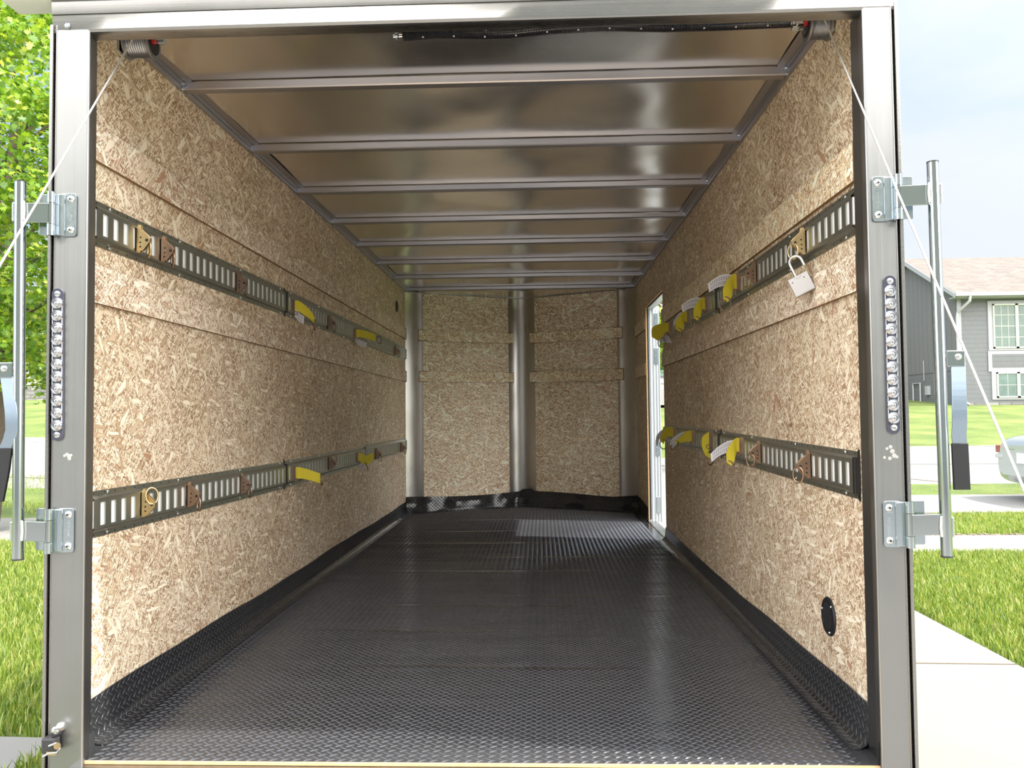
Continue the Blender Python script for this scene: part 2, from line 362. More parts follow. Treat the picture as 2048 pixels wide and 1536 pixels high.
        vi=np.empty(n,dtype=int); me.loops.foreach_get('vertex_index',vi)
        nr=np.empty(len(me.polygons)*3); me.polygons.foreach_get('normal',nr); nr=np.abs(nr.reshape(-1,3))
        lt=np.empty(len(me.polygons),dtype=int); me.polygons.foreach_get('loop_total',lt); ax=np.repeat(np.argmax(nr,axis=1),lt)
        c=co[vi]; U=np.where((ax==0)[:,None],c[:,[1,2]],np.where((ax==1)[:,None],c[:,[0,2]],c[:,[0,1]]))
        uv.data.foreach_set('uv',(U*uvs).ravel())
        if smooth is not None:
            me.polygons.foreach_set('use_smooth',[True]*len(me.polygons)); me.set_sharp_from_angle(angle=math.radians(smooth))
        me.update()
        o=bpy.data.objects.new(name,me); C.objects.link(o)
        if parent is not None: o.parent=parent
        elif base is not None: o.location=off
        if bevel:
            bv=o.modifiers.new('bevel','BEVEL'); bv.width=bevel; bv.segments=2; bv.limit_method='ANGLE'; bv.angle_limit=math.radians(40)
        return o
def tag(o,label,cat,group=None,kind=None):
    o['label']=label; o['category']=cat
    if group: o['group']=group
    if kind: o['kind']=kind
    return o
def struct(o,label=None):
    o['kind']='structure'
    if label: o['label']=label
    return o
def thing(name,label,cat,loc=(0,0,0),group=None,rot=(0,0,0)):
    o=bpy.data.objects.new(name,None); C.objects.link(o); o.empty_display_size=0.05
    o.location=loc; o.rotation_euler=rot; tag(o,label,cat,group); return o
def wthing(name,label,cat,loc,group=None):   # parts are given in world coordinates
    o=thing(name,label,cat,loc,group); o['_w']=1; o.matrix_world=Matrix.Translation(Vector(loc)); return o
def copy_tree(o,parent=None):
    c=o.copy(); C.objects.link(c)
    if parent is not None: c.parent=parent
    for ch in list(o.children): copy_tree(ch,c)
    return c

# ---------------------------------------------------------------- dimensions
X=0.954; FZ=0.075; CZ=1.939; BZ=1.911; YF=4.65; YA=5.13
DY0,DY1,DZ=3.19,4.04,1.672
def nose_y(x):
    a=abs(x)/X
    if a<0.131: # rounded centre
        t=a/0.131; return YA-0.05*t*t
    if a>0.86:
        t=(a-0.86)/0.14; return 4.711-0.061*t*(0.4+0.6*t)
    return 5.08-(a-0.131)/(0.86-0.131)*(5.08-4.711)

# floor slab
mb=MB(); xs=[-X+2*X*i/24 for i in range(25)]
poly=[(-X,-0.085),(X,-0.085)]+[(x,nose_y(x)) for x in reversed(xs)]
mb.prism(poly,(0.03,FZ),lambda u,v,h:(u,v,h))
# raised tread lozenges, alternating left and right leaning
PT=0.027
for s_ in (0,1):
    an=0.60 if s_==0 else -0.60
    ca,sa=math.cos(an),math.sin(an)
    for j in range(int(5.25/PT)):
        y=-0.074+PT*(j+0.5*s_)
        for i in range(-35,36):
            x=PT*(i+0.5*s_)
            if abs(x)>X-0.055 or y>nose_y(x)-0.11: continue
            P6=[(-0.0125,0,0),(-0.006,-0.0027,0),(0.006,-0.0027,0),(0.0125,0,0),(0.006,0.0027,0),(-0.006,0.0027,0),(-0.0066,0,0.0019),(0.0066,0,0.0019),(0,0.0,0.0024),(0,-0.0033,0),(0,0.0033,0)]
            mb.add([(x+u*ca-v*sa,y+u*sa+v*ca,FZ+h) for u,v,h in P6],[(0,1,6),(1,9,8,6),(9,2,7,8),(2,3,7),(3,4,7),(4,10,8,7),(10,5,6,8),(5,0,6)],1)
fl=struct(mb.build('floor',['vinylf','tread'],smooth=50),'black vinyl floor with a raised diamond tread pattern')
# real creases across the vinyl
mb=MB()
for (y,x0,x1) in ((0.62,-.5,.5),(1.05,-.75,.1),(1.45,-.6,.55),(1.62,.0,.8),(2.2,-.7,.7),(2.6,-.2,.8),(3.1,-.8,.8),(3.6,-.8,.2),(4.2,-.7,.5)):
    pts=[]
    for i in range(13):
        t=i/12; x=x0+(x1-x0)*t; h=0.0014*math.sin(math.pi*t)
        pts.append((x,y+0.012*math.sin(5*t+y),FZ,h))
    mb.sheet([[(x,yy-0.03,z-0.0012) for x,yy,z,h in pts],[(x,yy,z+h) for x,yy,z,h in pts],[(x,yy+0.03,z-0.0012) for x,yy,z,h in pts]],0.001)
cz=mb.build('crease','vinylf',smooth=60); cz.parent=fl
mb=MB().box((-X+0.004,-0.092,0.0690),(X-0.01,-0.0852,0.0762)); o=mb.build('plywood_edge','wood',bevel=0.001); o.parent=fl
mb=MB().box((-0.93,-0.135,0.036),(0.94,-0.0922,0.0688)); tr=struct(mb.build('trim_9','alu',bevel=0.002),'metal sill plate below the edge of the black floor')

# walls
def wall_boxes(mb,xa,xb,rects,mi=0):
    for (y0,y1,z0,z1) in rects: mb.box((min(xa,xb),y0,z0),(max(xa,xb),y1,z1),mi)
wl=struct(MB().box((-X-0.012,-0.0,FZ),(-X,YF+0.02,CZ)).build('wall_left','osbL'),'left trailer wall of strand board')
o=MB().box((-1.0,-0.0,-0.12),(-X-0.013,YF,1.99)).build('outer_skin','vskin'); o.parent=wl
mb=MB(); RR=[(0,DY0,FZ,CZ),(DY1,YF+0.02,FZ,CZ),(DY0,DY1,DZ,CZ)]
wall_boxes(mb,X,X+0.012,RR); wr=struct(mb.build('wall_right','osbR'),'right trailer wall of strand board with the side door opening')
mb=MB(); wall_boxes(mb,X+0.013,1.0,[(0,DY0,-0.12,1.99),(DY1,YF,-0.12,1.99),(DY0,DY1,DZ,1.99),(DY0,DY1,-0.12,FZ-0.01)]); o=mb.build('outer_skin','vskin'); o.parent=wr
# cut edges of the board round the door opening
mb=MB().box((X-0.0005,DY1-0.006,FZ+0.02),(X+0.0125,DY1,DZ)).box((X-0.0005,DY0,DZ-0.006),(X+0.0125,DY1,DZ)); o=mb.build('cut_edge','wood'); o.parent=wr
# front wall: two flat boards, sheet metal between
def nose_panel(x0,x1,z0,z1,off,th,n=6):
    rows=[]
    for z in (z0,z1):
        rows.append([(x0+(x1-x0)*i/n,nose_y(x0+(x1-x0)*i/n)-off,z) for i in range(n+1)])
    return MB().sheet(rows,th)
fw=struct(nose_panel(-X,X,-0.12,1.985,-0.045,0.03,48).build('wall_front','vskin',smooth=50),'shallow pointed front wall of the trailer')
for a,b in ((-0.822,-0.118),(0.118,0.812)):
    o=nose_panel(a,b,FZ,1.90,-0.008,0.012,2).build('board_panel','osbF'); o.parent=fw
for a,b in ((-X,-0.815),(-0.126,0.130),(0.806,X)):
    o=nose_panel(a,b,FZ,1.93,-0.004 if abs(a+b)<0.1 else 0.0,0.002,14).build('corner_sheet','nose',smooth=60); o.parent=fw
# top of the nose (sheet ceiling runs into it) edge wire
mb=MB(); mb.tube([(x,nose_y(x)-0.006,1.905) for x in xs],0.004,6); o=mb.build('top_edge_trim','bow',smooth=60); o.parent=fw
mb=MB()
for x in (-0.806,-0.132,0.136,0.80):
    for z in (1.84,1.02,0.4): mb.lathe([(0.006,0),(0.004,0.003)],(x,nose_y(x)-0.004,z),(0,-1,0),8)
o=mb.build('screw','steel'); o.parent=fw
mb=MB()
for x,z in ((-0.34,1.70),(-0.34,1.53),(-0.34,1.37),(-0.34,1.20),(-0.61,1.20),(-0.61,1.05),(-0.34,1.02),(-0.34,0.70)):
    mb.lathe([(0.005,0),(0.004,0.002)],(x,nose_y(x)-0.022 if z in (1.53,1.20) else nose_y(x)-0.004,z),(0,-1,0),8)
o=mb.build('screw','steel'); o.parent=fw
# battens
def side_batten(side,y0,y1,za0,zb0,za1,zb1,m,par,th=0.011):
    xi=side*X; xo=side*(X-th)
    mb=MB().hexa([(xi,y0,za0),(xo,y0,za0),(xo,y1,za1),(xi,y1,za1)],[(xi,y0,zb0),(xo,y0,zb0),(xo,y1,zb1),(xi,y1,zb1)])
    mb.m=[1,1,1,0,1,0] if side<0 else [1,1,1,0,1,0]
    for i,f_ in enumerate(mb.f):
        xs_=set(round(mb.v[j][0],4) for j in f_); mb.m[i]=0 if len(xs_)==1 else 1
    o=mb.build('batten',[m,'cut_shade']); o.parent=par
side_batten(-1,0.0,YF+0.03,1.535,1.630,1.508,1.600,'osbA',wl); side_batten(-1,0.0,YF+0.03,1.172,1.268,1.155,1.245,'osbA',wl)
side_batten(1,0.0,DY0,1.440,1.537,1.440,1.537,'osbB',wr); side_batten(1,0.0,DY0,1.170,1.262,1.172,1.262,'osbA',wr)
side_batten(1,DY1,YF+0.03,1.500,1.590,1.500,1.590,'osbB',wr); side_batten(1,DY1,YF+0.03,1.160,1.250,1.160,1.250,'osbB',wr)
for a,b,z0,z1 in ((-0.85,-0.075,1.500,1.594),(0.075,0.845,1.500,1.592),(-0.845,-0.072,1.157,1.246),(0.075,0.85,1.155,1.249)):
    mb=nose_panel(a,b,z0,z1,0.010,0.013,2)
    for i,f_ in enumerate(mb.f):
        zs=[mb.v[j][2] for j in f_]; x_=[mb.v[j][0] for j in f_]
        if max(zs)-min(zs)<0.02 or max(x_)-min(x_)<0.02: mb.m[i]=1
    for za in (z0-0.001,z1-0.004):  # dark strips along top and bottom stand in for the contact shadow
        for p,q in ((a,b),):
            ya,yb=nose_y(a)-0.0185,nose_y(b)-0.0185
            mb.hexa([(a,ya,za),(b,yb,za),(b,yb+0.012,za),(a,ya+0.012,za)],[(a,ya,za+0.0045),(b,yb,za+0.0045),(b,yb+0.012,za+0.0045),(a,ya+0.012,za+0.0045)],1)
    o=mb.build('batten',['osbB','cut_shade']); o.parent=fw

# cove (vinyl turned up the walls)
def cove(side,y0,y1,top0,top1,name):
    n=max(6,int((y1-y0)/0.12)); rows=[]
    prof=[(0.050,0.0012),(0.030,0.003),(0.016,0.010),(0.008,0.024),(0.005,0.050),(0.004,0.080)]
    for i in range(n+1):
        y=y0+(y1-y0)*i/n; t=i/n; top=top0+(top1-top0)*t+0.004*math.sin(3.1*y)+0.002*math.sin(9*y)
        r=[(side*(X-d),y,FZ+h) for d,h in prof]+[(side*(X-0.0035),y,top)]
        rows.append(r)
    o=MB().sheet(rows,0.003).build(name,'vinyl',smooth=50); struct(o); return o
cove(-1,-0.0,YF+0.01,0.181,0.165,'baseboard_left')['label']='black vinyl cove turned up the left wall'
cove(1,-0.0,DY0,0.180,0.140,'baseboard_right')['label']='black vinyl cove turned up the right wall'
cove(1,DY1,YF+0.01,0.18,0.20,'baseboard_right_front')['label']='short black vinyl cove beyond the side door'
rows=[]
for i in range(61):
    x=-X+0.01+(2*X-0.02)*i/60; y=nose_y(x); wv=0.012*math.sin(9*x+1)+0.008*math.sin(23*x)
    top=0.198+0.010*math.sin(5*x+0.5)+(0.02 if 0<x+0.02<0.1 else 0)+0.02*max(0,(x-0.75)/0.2)
    b=0.022+0.012*math.sin(14*x+2)+0.010*math.sin(31*x)
    rows.append([(x,y-0.10,FZ+0.001),(x,y-0.05-wv*0.3,FZ+0.006),(x,y-0.035-b*0.4,FZ+0.03),(x,y-0.02-b,FZ+0.065),(x,y-0.012-b*0.6,0.165),(x,y-0.006-abs(wv)*0.3,top)])
bf=struct(MB().sheet(rows,0.003).build('baseboard_front','vinyl',smooth=50),'wrinkled black vinyl cove along the front wall')

# ceiling
bows=[0.486+0.5931*k for k in range(7)]+[YF-0.02]
edges=[-0.06]+bows
rows=[]; ny=150; nx=60
for i in range(ny+1):
    y=-0.06+(YA+0.02+0.06)*i/ny; r=[]
    k=max([j for j,e in enumerate(edges) if e<=y+1e-6] or [0]); y0=edges[k]; y1=edges[k+1] if k+1<len(edges) else YA+0.1
    t=(y-y0)/(y1-y0)
    for j in range(nx+1):
        x=-X+2*X*j/nx; s=math.cos(x/X*math.pi/2)
        b=math.sin(math.pi*t)
        h=b*(0.0065*math.sin(2.1*x+k*1.7)+0.004*math.sin(5.3*x+k*2.9+3*t)+0.002*math.sin(11*x+2*k+5*t))*(0.3+s)
        r.append((x,y,(CZ+h) if y<YF+0.03 else 1.9085))
    rows.append(r)
ce=struct(MB().sheet(rows,0.001).build('ceiling','ceil',smooth=80),'thin rippled aluminium roof skin seen from inside')
o=MB().prism([(-1.0,-0.06),(1.0,-0.06)]+[(x*1.05,nose_y(x)+0.06) for x in reversed(xs)],(1.955,1.985),lambda u,v,h:(u,v,h)).build('outer_roof','alu'); o.parent=ce
for k,y in enumerate(bows):
    y=y+0.0; zb=BZ
    def P(x,d,z): return (x,y+d,z)
    rows=[]
    for i in range(25):
        x=-X+0.012+(2*X-0.024)*i/24; w=0.0012*math.sin(2.2*x+k)+0.0006*math.sin(7*x+k)
        rows.append([P(x,0.004,CZ-0.002),P(x,0.0,CZ-0.004),P(x,0.0+w,zb+0.003),P(x,0.003+w,zb),P(x,0.034+w,zb),P(x,0.036,zb+0.006)])
    o=MB().sheet(rows,0.0014).build('roof_bow','bow',smooth=40); o.parent=ce
    mb=MB()
    for s in (-1,1): mb.box((s*(X-0.013)-0.002,y-0.012,zb-0.004),(s*(X-0.013)+0.002,y+0.03,CZ-0.001)); mb.lathe([(0.006,0),(0.004,0.004)],(s*(X-0.02),y-0.008,CZ-0.012),(-s,0,-1),8)
    o=mb.build('bow_bracket','zinc'); o.parent=ce
for s in (-1,1):
    rows=[]
    for i in range(21):
        y=-0.05+(YF+0.05)*i/20
        rows.append([(s*(X-0.001),y,1.9115),(s*(X-0.010),y,1.912),(s*(X-0.012),y,1.921),(s*(X-0.017),y,1.923),(s*(X-0.019),y,1.933),(s*(X-0.045),y,1.937)])
    o=MB().sheet(rows,0.001).build('edge_rail','bow',smooth=35); o.parent=ce

# rear frame
def post(side,x_in,x_out,name):
    a,b=sorted((side*x_in,side*x_out))
    mb=MB()
    xi0=side*x_in
    pts=[(side*x_in,-0.1),(side*(x_in+0.003),-0.104),(side*(x_out-0.003),-0.104),(side*x_out,-0.1),(side*x_out,0.0),(side*(X-0.010),0.0),(side*(x_in+0.012),-0.05)]
    if side<0: pts=pts[::-1]
    mb.prism(pts,(-0.14,1.83),lambda u,v,h:(u,v,h))
    o=mb.build(name,'alu',bevel=0.0025); return o
pl=struct(post(-1,0.900,0.986,'trim_1'),'left upright of the rear opening, bare aluminium'); 
pr_=struct(post(1,0.932,1.003,'trim_2'),'right upright of the rear opening, bare aluminium')
for s,xx,nm in ((-1,0.992,'trim_3'),(1,1.009,'trim_4')):
    mb=MB().box((min(s*xx-0.004,s*xx+0.004),-0.108,-0.14),(max(s*xx-0.004,s*xx+0.004),-0.04,1.83)).box((min(s*(xx-0.013),s*(xx-0.010)),-0.1055,-0.14),(max(s*(xx-0.013),s*(xx-0.010)),-0.09,1.83))
    struct(mb.build(nm,'aluH',bevel=0.0015),'slim outer corner flange of the trailer')
rows=[]
for i in range(31):
    x=-0.992+2.0*i/30; w=0.0007*math.sin(4*x)
    rows.append([(x,-0.058,1.845),(x,-0.058,1.8125),(x,-0.062,1.810),(x,-0.094,1.810),(x,-0.1005,1.8125),(x,-0.104+w,1.818),(x,-0.104+w,1.850),(x,-0.1045,1.8525),(x,-0.1015,1.8535),(x,-0.1015,1.8545),(x,-0.106,1.8555),(x,-0.107,1.862),(x,-0.108,1.886),(x,-0.116,1.889),(x,-0.116,1.896),(x,-0.104,1.90),(x,-0.05,1.93)])
hd=struct(MB().sheet(rows,0.0016).build('trim_5','aluH',smooth=30),'header beam across the rear opening')
mb=MB()
for x,z in ((-0.953,1.826),(0.955,1.843)): mb.lathe([(0.0075,0),(0.0075,0.004),(0.004,0.006)],(x,-0.105,z),(0,-1,0),6)
o=mb.build('bolt','zinc'); o.parent=hd
MT['lipm']=plain('white_underside',(0.72,0.73,0.70),0.35)
mb=MB().box((-1.112,-0.114,1.8885),(-0.985,-0.046,1.896)).box((-1.112,-0.118,1.889),(-0.985,-0.114,1.899))
lp=struct(mb.build('trim_6','lipm',bevel=0.001),'end of the roof cap sticking out past the left upright')
for s,nm,x0 in ((-1,'trim_7',-0.926),(1,'trim_8',0.932)):
    x1=x0+0.022
    pts=[(x0,-0.088),(x0+0.006,-0.094),(x0+0.016,-0.092),(x1,-0.080),(x1,-0.078),(x0+0.014,-0.087),(x0+0.006,-0.089),(x0+0.002,-0.086)]
    mb=MB().prism(pts,(0.0,0.127),lambda u,v,h:(u if s<0 else u,v+0.03*(u-x0)/0.02,h))
    struct(mb.build(nm,'rubber',smooth=40),'folded rubber weather flap at the foot of the upright')

# ---------------------------------------------------------------- E-track rails
SP=0.0508
def rail(side,y0,L,z0,z1,label,group,capn=True):
    t=wthing('slotted_track_rail',label,'track rail',(side*X,y0,(z0+z1)/2-0.06),group)
    h0=0.0590; dz=(z1-z0)
    def W(o,y,z): return (side*(X-o),y,z+z0+dz*(y-y0)/max(L,1e-3))
    mb=MB(); n=int(L/SP); m0=(L-n*SP)/2; ow=0.0125; fi=0.036; sh=0.0295; sw=0.0118
    prof=[(0.0,0.0585),(0.0022,0.0585),(0.0024,0.0455),(0.0105,0.0400),(ow,0.0365)]
    ys=[y0,y0+L]
    for sgn in (1,-1):
        for i in range(len(prof)-1):
            (a,b),(c,d)=prof[i],prof[i+1]
            q=[W(a,ys[0],sgn*b),W(a,ys[1],sgn*b),W(c,ys[1],sgn*d),W(c,ys[0],sgn*d)]
            mb.add(q,[(0,1,2,3)] if sgn*side>0 else [(3,2,1,0)])
    def quad(ya,yb,za,zb,o=ow,mi=0):
        mb.add([W(o,ya,za),W(o,yb,za),W(o,yb,zb),W(o,ya,zb)],[(0,1,2,3)],mi)
    quad(y0,y0+L,sh,0.0365); quad(y0,y0+L,-0.0365,-sh)
    prev=y0
    for k in range(n):
        yc=y0+m0+SP*(k+0.5); a,b=yc-sw,yc+sw
        quad(prev,a,-sh,sh); prev=b
        d=0.0085
        for (p,q) in (((a,-sh),(a,sh)),((b,-sh),(b,sh))):
            mb.add([W(ow,p[0],p[1]),W(ow,q[0],q[1]),W(d,q[0],q[1]),W(d,p[0],p[1])],[(0,1,2,3)])
        for z in (-sh,sh): mb.add([W(ow,a,z),W(ow,b,z),W(d,b,z),W(d,a,z)],[(0,1,2,3)],1)
    quad(prev,y0+L,-sh,sh)
    for k in range(n*1+1):
        y=y0+m0+SP*k
        for sgn in (1,-1): mb.lathe([(0.0024,0),(0.0024,0.0004)],W(0.0024,y,sgn*0.052),(-side,0,0),6,1)
    o=mb.build('rail',['track','black'],t)
    mb=MB(); mb.hexa([W(0.0005,y0+0.002,-0.034),W(0.0084,y0+0.002,-0.034),W(0.0084,y0+L-0.002,-0.034),W(0.0005,y0+L-0.002,-0.034)],[W(0.0005,y0+0.002,0.034),W(0.0084,y0+0.002,0.034),W(0.0084,y0+L-0.002,0.034),W(0.0005,y0+L-0.002,0.034)]); mb.build('backing_strip','white',t)
    for k in (1,n//3,2*n//3,n-1):
        y=y0+m0+SP*k+SP*0.35
        for sgn in (1,-1):
            mb=MB(); mb.lathe([(0.0055,0),(0.005,0.0015),(0.003,0.0026),(0.001,0.0028)],W(0.0023,y,sgn*0.052),(-side,0,0),10); mb.build('screw','steel',t,smooth=40)
    return t
G1='slotted cargo track rails along the walls'
def endcap(side,y,z,h=0.09,w=0.014):
    t=wthing('track_end_cap','','end cap',(side*X,y,z))
    MB().box((min(side*X,side*(X-0.016)),y-w/2,z-h/2),(max(side*X,side*(X-0.016)),y+w/2,z+h/2)).build('cap_block','black',t,bevel=0.002)
    MB().box((min(side*X,side*(X-0.003)),y-0.004,z-0.063),(max(side*X,side*(X-0.003)),y+0.004,z+0.063)).build('cap_flange','black',t)
    return t
rail(-1,0.01,1.50,1.377,1.383,'upper left cargo track, nearest section beside the opening',G1)
rail(-1,1.530,1.545,1.384,1.384,'upper left cargo track, middle section between joints',G1)
rail(-1,3.100,1.54,1.386,1.386,'upper left cargo track, far section reaching the front corner',G1)
rail(-1,0.01,1.50,0.638,0.624,'lower left cargo track, nearest section beside the opening',G1)
rail(-1,1.530,1.545,0.626,0.628,'lower left cargo track, middle section between joints',G1)
rail(-1,3.100,1.54,0.638,0.636,'lower left cargo track, far section reaching the front corner',G1)
rail(1,0.012,1.525,1.370,1.369,'upper right cargo track, nearest section with the padlock hanging below',G1)
rail(1,1.562,1.62,1.372,1.385,'upper right cargo track, far section ending at the side door',G1)
rail(1,0.042,1.50,0.722,0.740,'lower right cargo track, nearest section with exposed near end',G1)
rail(1,1.565,1.61,0.744,0.748,'lower right cargo track, far section ending at the side door',G1)
for a in ((-1,1.520,1.383,'black end cap at the joint in the upper left track'),(-1,1.520,0.626,'black end cap at the joint in the lower left track'),(1,1.549,1.371,'black end cap at the joint in the upper right track'),(1,1.553,0.742,'black end cap at the joint in the lower right track'),(1,0.033,0.722,'black end cap closing the near end of the lower right track')):
    c=endcap(*a[:3]); c['label']=a[3]; c['group']='track end caps'

# ---------------------------------------------------------------- fittings, local: +x out of the wall (left side), y along the wall
def fit_plate(m,par):
    ol=[(-0.002,-0.034),(0.004,-0.036),(0.012,-0.036),(0.014,-0.031),(0.020,-0.031),(0.040,-0.006),(0.041,0.004),(0.036,0.010),(0.016,0.029),(0.013,0.042),(0.006,0.042),(0.004,0.036),(-0.002,0.034)]
    mb=MB()
    for y in (-0.0055,0.0030): mb.prism(ol,(y,y+0.0025),lambda u,v,h:(u,h,v))
    mb.box((-0.002,-0.0055,-0.034),(0.003,0.0055,0.034))
    # stamped holes and rivet
    for (u,v) in ((0.014,0.006),(0.013,-0.008),(0.013,-0.020)):
        mb.lathe([(0.0028,0),(0.0028,0.0115)],(u,-0.0058,v),(0,1,0),10,1)
    mb.lathe([(0.0045,0),(0.0045,0.0118),(0.003,0.0125)],(0.031,-0.0062,-0.002),(0,1,0),12,1)
    return mb.build('fitting_plate',[m,'black'],par,bevel=0.0006)
def proto_ring(m,up=False):
    t=thing('tie_down_ring','','tie-down ring')
    fit_plate(m,t)
    MB().box((0.004,-0.009,-0.033),(0.009,-0.0055,-0.012)).build('release_tab',m,t,bevel=0.0005)
    c=Vector((0.036,0,-0.026)) if not up else Vector((0.030,-0.002,0.022))
    MB().torus(c,0.0215,0.0027,(0.75,0.66,0.0) if not up else (0.6,-0.75,0.15),sq=(0.75,1.05)).build('ring',m,t,smooth=60)
    return t
def ribbon(path,wid,th,m,name,par,ink=False):
    rows=[[],[]]
    P=[Vector(p) for p in path]
    for i,p in enumerate(P):
        w_=Vector(wid[i]) if isinstance(wid,list) else Vector(wid)
        rows[0].append(p-w_/2); rows[1].append(p+w_/2)
    # refine
    def ref(r):
        out=[]
        for i in range(len(r)-1):
            p0=r[max(i-1,0)];p1=r[i];p2=r[i+1];p3=r[min(i+2,len(r)-1)]
            for k in range(5):
                t=k/5; out.append(0.5*((2*p1)+(p2-p0)*t+(2*p0-5*p1+4*p2-p3)*t*t+(3*p1-p0-3*p2+p3)*t**3))
        out.append(r[-1]); return out
    a,b=ref(rows[0]),ref(rows[1])
    G=[[x*(1-s)+y*s for x,y in zip(a,b)] for s in (0,0.08,0.5,0.92,1)]
    o=MB().sheet(G,th).build(name,m,par,smooth=50)
    if ink:
        mb=MB()
        for k in range(3,len(a)-2,1):
            for s0,s1 in ((0.12,0.45),(0.52,0.88)):
                d=(a[k+1]-a[k]).normalized()*0.0012
                p=a[k]*(1-s0)+b[k]*s0; q=a[k]*(1-s1)+b[k]*s1; nn=(b[k]-a[k]).cross(a[k+1]-a[k]).normalized()*(th*0.5+0.0003)
                for sg in (1,-1):
                    mb.add([p-d+nn*sg,q-d+nn*sg,q+d+nn*sg,p+d+nn*sg],[(0,1,2,3)])
        mb.build('print',"ink",o)
    return o
def proto_strap(m,path,wid,ring,tagp=None,tagw=None):
    t=thing('strap_tie_down','','tie-down strap')
    mb=MB().box((-0.002,-0.010,-0.030),(0.012,0.010,0.030))
    for z in (-0.018,0.0,0.018): mb.box((0.0121,-0.004,z-0.004),(0.0125,0.004,z+0.004),1)
    mb.build('fitting_body',[m,'tag'],t,bevel=0.002)
    MB().torus((0.016,0,-0.030),0.007,0.002,(0,1,0.1)).build('release_loop',m,t,smooth=60)
    ribbon(path,wid,0.004,'yweb','webbing_loop',t)
    c,nrm=ring; MB().torus(c,0.022,0.0026,nrm,sq=(0.85,1.1)).build('ring','dzinc',t,smooth=60)
    if tagp: ribbon(tagp,tagw,0.0012,'tag','label_tag',t,True)
    return t
def place(t,side,y,z,label,group,sc=1.0,rz=0.0):
    t.location=(side*(X-0.0125),y,z); t.rotation_euler=(0,0,(0 if side<0 else math.pi)+rz); t.scale=(sc,sc,sc)
    t['label']=label; t['group']=group; return t
GR='ring fittings clipped into the cargo tracks'; GS='yellow strap fittings clipped into the cargo tracks'
py=proto_ring('yzinc'); pc=proto_ring('czinc'); pd=proto_ring('dzinc'); pu=proto_ring('yzinc',True); pud=proto_ring('dzinc',True)
used=set()
def ring_at(p,*a,**k):
    t=p if id(p) not in used else copy_tree(p)
    used.add(id(p)); return place(t,*a,**k)
ring_at(py,-1,0.208,1.374,'yellowish ring fitting nearest the opening in the upper left track',GR)
ring_at(pc,-1,0.351,1.374,'coppery ring fitting just beyond the yellowish one in the upper left track',GR)
ring_at(pd,-1,0.936,1.374,'dark bronze ring fitting near the end of the first upper left track section',GR)
ring_at(pd,-1,2.195,1.368,'dark ring fitting between the two yellow straps in the upper left track',GR)
ring_at(pc,-1,4.085,1.368,'small distant ring fitting closest to the front corner in the upper left track',GR)
ring_at(pu,-1,0.247,0.640,'yellowish ring fitting clipped upside down nearest the opening in the lower left track',GR)
ring_at(pc,-1,0.537,0.634,'coppery ring fitting second from the opening in the lower left track',GR)
ring_at(pd,-1,0.982,0.630,'dark bronze ring fitting third from the opening in the lower left track',GR)
ring_at(pud,-1,2.206,0.633,'dark fitting turned upside down between the straps in the lower left track',GR)
ring_at(pc,-1,3.38,0.622,'coppery ring fitting just past the bright yellow strap in the lower left track',GR)
ring_at(pc,-1,4.34,0.626,'last ring fitting by the front corner in the lower left track',GR)
ring_at(py,1,0.357,1.366,'yellowish ring fitting carrying the padlock in the upper right track',GR)
ring_at(pc,1,0.890,1.370,'coppery ring fitting beyond the padlock in the upper right track',GR)
ring_at(pc,1,0.357,0.726,'pinkish ring fitting nearest the opening in the lower right track',GR)
ring_at(pc,1,0.880,0.737,'pinkish ring fitting beside the tagged strap in the lower right track',GR)
V=(0,0,0.050)
# left upper A: droops down and outwards
s=proto_strap('dzinc',[(0.008,-0.004,0.0),(0.022,0.01,0.004),(0.045,0.03,-0.012),(0.070,0.05,-0.036),(0.085,0.055,-0.062)],[V,(0,0,0.048),(0,0.006,0.046),(0,0.012,0.036),(0,0.014,0.016)],((0.086,0.055,-0.078),(1,0.4,0)),[(0.012,0,-0.026),(0.026,0.01,-0.046),(0.046,0.02,-0.060)],(0.004,0,0.034))
place(s,-1,1.60,1.374,'yellow strap fitting just past the first joint of the upper left track',GS)
s=proto_strap('dzinc',[(0.008,0,0.0),(0.03,0.02,0.004),(0.060,0.16,0.002),(0.072,0.26,-0.002)],[V,(0,0,0.046),(0.002,0,0.044),(0.004,0,0.044)],((0.088,0.30,-0.010),(0.3,0.9,0.3)),[(0.012,0,-0.020),(0.022,0.02,-0.05),(0.05,0.10,-0.062)],(0.006,0.02,0.03))
place(s,-1,2.79,1.370,'yellow strap fitting folded flat along the far end of the middle upper left track',GS)
s=proto_strap('dzinc',[(0.008,0,0.0),(0.03,0.0,0.0),(0.065,0.03,-0.012),(0.105,0.06,-0.030)],[V,V,(0,0,0.047),(0,0,0.045)],((0.110,0.062,-0.036),(0.8,0.6,0.1)))
place(s,-1,1.613,0.626,'yellow strap fitting sticking out past the joint of the lower left track',GS)
s=proto_strap('dzinc',[(0.008,0,0.004),(0.018,0.02,0.0),(0.034,0.05,-0.016),(0.050,0.08,-0.020),(0.075,0.14,0.0)],[V,(0,0.03,0.045),(0.014,0.02,0.050),(0.0,0.0,0.058),(0,0,0.045)],((0.052,0.06,-0.058),(0.9,0.2,0.3)),[(0.02,0.02,-0.040),(0.035,0.04,-0.062)],(0.02,0.0,0.02))
place(s,-1,2.83,0.630,'bright yellow twisted strap fitting at the second joint of the lower left track',GS)
TP=[(0.020,-0.004,0.004),(0.050,-0.004,0.008),(0.078,-0.006,0.0),(0.105,-0.008,-0.018)]
TW=[(0,0,0.042),(0,0,0.040),(0,0.0,0.036),(0.004,0,0.030)]
LP=[(0.006,0,0.0),(0.022,0.004,0.002),(0.036,0.014,-0.014),(0.048,0.020,-0.040),(0.055,0.022,-0.066)]; LW=[V,V,(0.012,0,0.046),(0.026,0,0.034),(0.014,0,0.012)]
